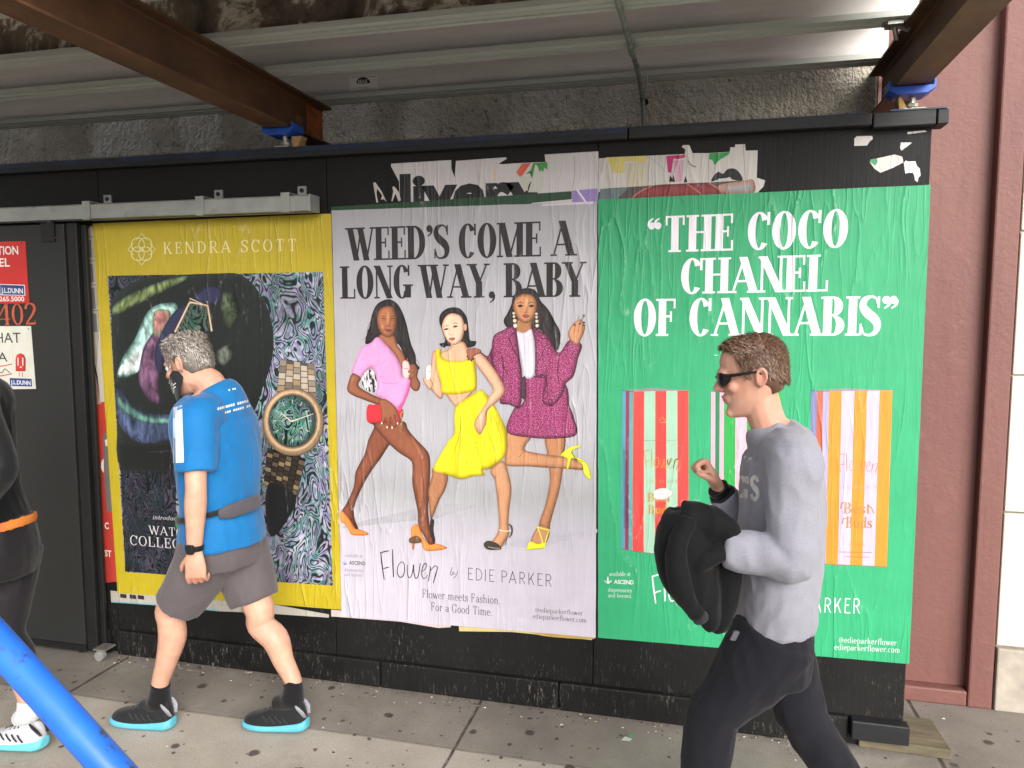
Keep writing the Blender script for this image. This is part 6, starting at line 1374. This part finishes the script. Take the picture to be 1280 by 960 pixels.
# sweatshirt
M_grey = fabric('heather_grey_jersey', '#82828b', .9, 600, .2, .05, heather='#8e8e98')
v = Vol()
v.tube([Gp(966, 772), Gp(967, 755), Gp(970, 722), Gp(976, 670), ch, sh+Vector((.0, 0, .0)), Gp(971, 553), Gp(962, 540), Gp(958, 531)], [(.104, .165), (.108, .172), (.112, .182), (.110, .182), (.106, .185), (.096, .195), (.082, .16), (.064, .085), (.053, .060)], 24, side=SX)
for s_, e_, w_, yy in ((lsh, lel, lwr, .06), (rsh, rel, rwr, -.06)):
    ww = e_.lerp(w_, .93)
    v.tube([s_+Vector((-.01, yy, .01)), s_, s_.lerp(e_, .35), s_.lerp(e_, .75), e_+Vector((.012, 0, -.008)), e_.lerp(w_, .30), e_.lerp(w_, .7), ww], [.072, .069, .060, .055, .055, .052, .047, .042], 16)
g0 = v.fuse('sweatshirt', M_grey, gm, .006, 4, cloth(11, .0085, (1, 1, .7), 8))
v = Vol(); v.tube([Gp(966, 775)+Vector((0, 0, -.012)), Gp(966, 768)], [(.103, .162), (.106, .167)], 24, side=SX); v.fuse('hem_band', M_grey, gm, .006, 2)
v = Vol(); v.tube([rel.lerp(rwr, .80), rel.lerp(rwr, .97)], [.044, .038], 14); v.fuse('cuff', fabric('dark_cuff', '#232326', .9), gm, .005, 1)
bt = bvh_of(g0); man_ = man; man = gm
pm = MB()
def glyphs_on(txt, x0, y0, x1, y1, cap, col, T=.26):
    g = Pen(T, .2, 0)
    for c_ in txt: g.x0 += glyph(g, c_)+.12
    W = g.x0-.12
    for poly in g.p:
        vs = []
        for x, y in poly:
            u = x/W; d = ray(x0+(x1-x0)*u, y0+(y1-y0)*u-y*cap).normalized(); h, nrm, _, _ = bt.ray_cast(_C, d)
            if h is None: break
            vs.append(h-d*.003)
        else: pm.add(vs, [tuple(range(len(vs)))], 0, srgb(col))
glyphs_on("GS", 921, 622, 949, 625, 28, '#c9c9c6'); glyphs_on("E", 926, 574, 941, 577, 26, '#c9c9c6')
pm.obj('chest_letters', simple('white_flock', '#c4c4c0', .8), gm)
man = man_
# joggers
M_jog = fabric('dark_charcoal_joggers', '#14141b', .9, 700, .2, .12, sheen=.05)
v = Vol()
v.tube([Gp(966, 764), hip, hip-Vector((0, 0, .10))], [(.098, .158), (.104, .165), (.105, .15)], 22, side=SX)
for h_, k_, a_, w_ in ((lhip, lkn, lan, 1.0), (rhip, rkn, ran, .96)):
    d_ = (a_-k_)
    v.tube([h_+Vector((0, 0, .03)), h_.lerp(k_, .35), h_.lerp(k_, .75), k_, k_.lerp(a_, .35)+Vector((.012, 0, 0)), k_.lerp(a_, .7), a_+Vector((0, 0, .0))], [(.102*w_, .092), (.098*w_, .088), (.074*w_, .074), (.065*w_, .066), (.062*w_, .062), (.054, .052), (.048, .046)], 18, side=SX)
v.fuse('joggers', M_jog, gm, .0065, 4, cloth(9, .010, (1, 1, .55), 12))
v = Vol(); p = Gp(921, 789, -.135); v.tube([p, p+Vector((-.008, 0, -.025))], [(.012, .006), (.016, .005)], 8); v.fuse('drawcord_tag', fabric('grey_tag', '#55525c'), gm, .003, 1)
v = Vol(); wv = (rwr-rel).normalized(); wc = rwr+wv*.004; v.tube([wc-wv*.012, wc+wv*.012], [(.033, .030), (.033, .030)], 14); v.fuse('wrist_watch', bpy.data.materials['black_rubber'], gm, .003, 1)
M_wshoe = fabric('white_shoe_mesh', '#b9b9bd', .7, 350, .4); M_wsole = simple('white_foam_sole', '#c4c4c4', .5); M_wsock = fabric('white_sock', '#c2c2c2', .9)
for a_, lift in ((lan, 0), (ran, .05)):
    g = Vol(); g.tube([a_+Vector((0, 0, .03)), a_-Vector((0, 0, .06))], [.038, .042], 14); g.fuse('sock', M_wsock, gm, .005, 1)
    shoe(gm, Vector((a_.x-.215, a_.y-.01, 0)), Vector((a_.x+.065, a_.y, lift)), (M_wshoe, M_wsole, M_tab, M_lace))

# black jacket carried over the near forearm
M_jack = fabric('black_jacket_cloth', '#050507', .85, 800, .2, .15, sheen=.05)
yj = YG-.20; J = place(yj)
v = Vol()
A0 = J(905, 668)
rows = [((856, 640), (.040, .055)), ((853, 664), (.066, .072)), ((857, 695), (.076, .076)), ((865, 725), (.066, .072)), ((878, 752), (.046, .060)), ((890, 782), (.018, .04))]
v.tube([J(*p) for p, r in rows], [r for p, r in rows], 20, side=SX)
v.tube([J(852, 650), J(880, 655), J(902, 664), J(916, 674)], [(.04, .06), (.045, .06), (.038, .052), (.018, .03)], 16)
v.tube([J(905, 672, .04), J(908, 705, .05), J(906, 745, .06), J(896, 785, .06)], [(.045, .05), (.040, .05), (.036, .045), (.022, .03)], 14, side=SX)
v.tube([J(838, 690), J(866, 672), J(900, 668)], [.03, .04, .03], 12); v.tube([J(845, 735, -.03), J(872, 705, -.05), J(905, 690, -.03)], [.018, .026, .02], 12)
jk = thing('jacket', tuple(A0), 'black jacket bundled over the left forearm of the man in the grey sweatshirt', 'jacket')
bpy.context.view_layer.update()
v.fuse('folded_cloth', M_jack, jk, .006, 4, cloth(9, .009, (1.3, 1.1, .6), 21))
# a sleeve hanging out of the bundle, with cuff and zip
v = Vol(); v.tube([J(862, 648, -.05), J(846, 690, -.085), J(852, 735, -.085), J(872, 768, -.06)], [.020, .026, .025, .020], 12); v.fuse('hanging_sleeve', M_jack, jk, .0055, 3, cloth(16, .006, (1, 1, .7), 23))
v = Vol(); v.tube([J(872, 766, -.06), J(877, 776, -.056)], [.021, .020], 12); v.fuse('cuff', bpy.data.materials['dark_cuff'], jk, .004, 1)

# ================================================================ WOMAN LEAVING THE PICTURE AT LEFT
YW = -.86; Wp = place(YW)
wm = thing('person', (-2.62, YW, 0), 'person in black top, dark leggings and white shoes, cut off by the left edge', 'person')
bpy.context.view_layer.update()
hip = Wp(-6, 690); wa = Wp(-20, 610); ch = Wp(-32, 545); sh = Wp(-36, 490); nk = Wp(-44, 465); hc = Wp(-64, 425); Hd = head_frame(hc, F, R(6))
lsh, rsh = Wp(-28, 500, -.15), Wp(-28, 498, .15); lel, lwr = Wp(4, 585, -.19), Wp(-30, 640, -.20); rel, rwr = Wp(-30, 590, .18), Wp(-70, 630, .15)
lhip, rhip = hip+Vector((0, -.08, 0)), hip+Vector((0, .08, 0)); rkn, ran = Wp(8, 790, .04), Wp(36, 878, .03); lkn, lan = Vector((hip.x-.22, YW-.08, .50)), Vector((hip.x-.38, YW-.07, .09))
v = Vol()
v.tube([hip-Vector((0, 0, .07)), hip, wa, ch, sh, nk], [(.10, .13), (.11, .15), (.08, .11), (.085, .13), (.065, .13), (.042, .048)], 18, side=SX); v.tube([nk-Vector((0, 0, .04)), nk, hc+Vector((.015, 0, -.06))], [.05, .045, .046], 12); add_head(v, Hd, .94)
for s_, e_, w_ in ((lsh, lel, lwr), (rsh, rel, rwr)): v.tube([s_, s_.lerp(e_, .4), e_, e_.lerp(w_, .3), w_], [.042, .038, .033, .033, (.025, .02)], 12)
add_hand(v, lwr, (-.9, -.05, -.3), (0, .9, -.3), (0, 0, 1), L=.165); add_hand(v, rwr, (-.9, 0, -.3), (0, -.9, -.3), (0, 0, 1), L=.165)
for h_, k_, a_ in ((lhip, lkn, lan), (rhip, rkn, ran)): v.tube([h_, h_.lerp(k_, .5), k_, k_.lerp(a_, .3)+Vector((.018, 0, 0)), k_.lerp(a_, .7)+Vector((.006, 0, 0)), a_, a_-Vector((0, 0, .05))], [.09, .075, .054, .054, .042, .034, .034], 16)
v.fuse('body', M_skin, wm, .005, 4, tinted('#c6957f', [(ran, .1, '#bd8873', .3)])); eyes_brows(wm, Hd, .94, '#3a2c22')
hv = Vol(); hv.tube([Hd(-.05, 0, -.06), Hd(-.04, 0, -.01), Hd(-.014, 0, .04), Hd(-.004, 0, .085), Hd(0, 0, .118)], [(.035, .05), (.062, .072), (.09, .079), (.09, .073), (.03, .03)], 18, side=SX); hv.tube([Hd(-.09, 0, .04), Hd(-.14, 0, 0), Hd(-.15, 0, -.1)], [.022, .03, .008], 10)
hv.fuse('hair', simple('dark_brown_hair', '#2a1f18', .5, st=(1, 1, .2), nscale=80), wm, .006, 2)
M_btop = fabric('black_running_top', '#0f0f12', .7); M_legg = fabric('black_leggings', '#19161a', .6, 900, .1)
v = Vol(); v.tube([Wp(-12, 652), wa, ch, sh+Vector((0, 0, -.01)), nk], [(.115, .155), (.10, .135), (.105, .152), (.09, .165), (.055, .06)], 22, side=SX)
for s_, e_, w_, yy in ((lsh, lel, lwr, .05), (rsh, rel, rwr, -.05)): v.tube([s_+Vector((0, yy, .01)), s_, s_.lerp(e_, .5), e_, e_.lerp(w_, .5), e_.lerp(w_, .95)], [.062, .062, .054, .048, .043, .035], 14)
v.fuse('running_top', M_btop, wm, .0065, 4, cloth(11, .005, (1, 1, .6), 31))
t = NT('pink_orange_band'); gg = t.n('ShaderNodeNewGeometry'); sp = t.n('ShaderNodeSeparateXYZ'); t.l(gg, 'Position', sp, 0); mr = t.n('ShaderNodeMapRange'); mr.inputs['From Min'].default_value = -1.04; mr.inputs['From Max'].default_value = -.90; t.l(sp, 1, mr, 0)
M_band = t.done((t.ramp(mr, 0, [(.3, srgb('#d8315e')), (.6, srgb('#e8564e')), (1, srgb('#e88a3c'))]), 0), .6)
c0 = Wp(-12, 655); ring = [c0+Vector((.128*math.cos(a), .168*math.sin(a), -.012+.020*math.cos(a)*1.2)) for a in [2*math.pi*i/28 for i in range(29)]]
v = Vol(); v.tube(ring, [(.021, .006)]*29, 8, side=(0, 0, 1)); v.fuse('waist_band', M_band, wm, .005, 1)
v = Vol(); v.tube([Wp(-12, 650), hip, hip-Vector((0, 0, .09))], [(.118, .16), (.128, .172), (.115, .15)], 20, side=SX)
for h_, k_, a_, e_ in ((lhip, lkn, lan, .42), (rhip, rkn, ran, .46)): v.tube([h_, h_.lerp(k_, .5), k_, k_.lerp(a_, .3)+Vector((.020, 0, 0)), k_.lerp(a_, e_)+Vector((.014, 0, 0))], [(.105, .095), (.088, .082), (.066, .064), .063, .057], 16)
v.fuse('leggings', M_legg, wm, .006, 4, cloth(14, .003, (1, 1, .8), 41))
M_wcyan = simple('cyan_shoe_sole', '#63bccd', .55)
for a_ in (lan, ran):
    g = Vol(); g.tube([a_+Vector((0, 0, .012)), a_-Vector((.002, 0, .025)), a_-Vector((.012, 0, .055)), a_-Vector((.06, 0, .075))], [.040, .042, (.046, .04), .03], 14); g.fuse('sock', M_wsock, wm, .005, 1)
    shoe(wm, Vector((a_.x-.20, a_.y-.01, 0)), Vector((a_.x+.068, a_.y, .008 if a_ is ran else 0)), (M_wshoe, M_wcyan, fabric('black_heel_trim', '#1a1a1c'), M_lace))

# ================================================================ SMALL LITTER
def litter(name, px, py, col, label, pts, z=.002, cat='litter'):
    p = at_z(px, py, 0); rr = random.Random(px); mb = MB()
    vs = [(p.x+x, p.y+y, z+.006*rr.random()) for x, y in pts]; mb.add(vs+[(a, b, c+.0006) for a, b, c in vs], [tuple(range(len(vs))), tuple(range(len(vs), 2*len(vs)))[::-1]]+[(i, (i+1) % len(vs), len(vs)+(i+1) % len(vs), len(vs)+i) for i in range(len(vs))])
    tag(mb.obj(name, simple(name+'_paper', col, .8), origin=tuple(p)), label, cat)
litter('litter_scrap', 783, 925, '#c6ccc6', 'small white and green paper scrap on the sidewalk below the grey and green posters', [(-.02, -.015), (.015, -.02), (.022, .008), (-.005, .018)])
litter('green_scrap', 787, 923, '#35a05c', 'tiny green paper bit touching the white scrap on the sidewalk', [(-.008, -.006), (.014, -.01), (.012, .012), (-.004, .008)], .010)
litter('twig', 245, 840, '#8a7a60', 'dry pale twig on the sidewalk by the baseboard, right of the blue-shirted man', [(-.05, -.004), (.05, .002), (.052, .006), (-.05, .001)])
litter('cigarette_end', 228, 829, '#c9b9a0', 'cigarette end close to the baseboard of the hoarding', [(-.02, -.004), (.02, -.002), (.02, .005), (-.02, .003)])
rr = random.Random(11); mb = MB()
for i in range(420):
    x = rr.uniform(-2.85, .6); y = -.035-abs(rr.gauss(0, .05))-.004; s_ = rr.uniform(.002, .007); a = rr.uniform(0, 6.28)
    if rr.random() < .12: y -= rr.uniform(0, .9)
    if rr.random() < .15: x = rr.uniform(.8, 2.6); y = rr.uniform(-.6, .4)
    P = [(x+s_*math.cos(a+k*2.1)*(1 if k else 1.8), y+s_*math.sin(a+k*2.1), .0015) for k in range(3)]+[(x, y, .0015+s_*.7)]
    c = srgb(rr.choice(['#4a3d2e', '#6b5a42', '#8c7a5e', '#3a332c', '#b0a795'])); mb.add(P, [(0, 2, 1), (0, 1, 3), (1, 2, 3), (2, 0, 3)], 0, c)
mb.obj('debris', M_signink, kind='stuff')
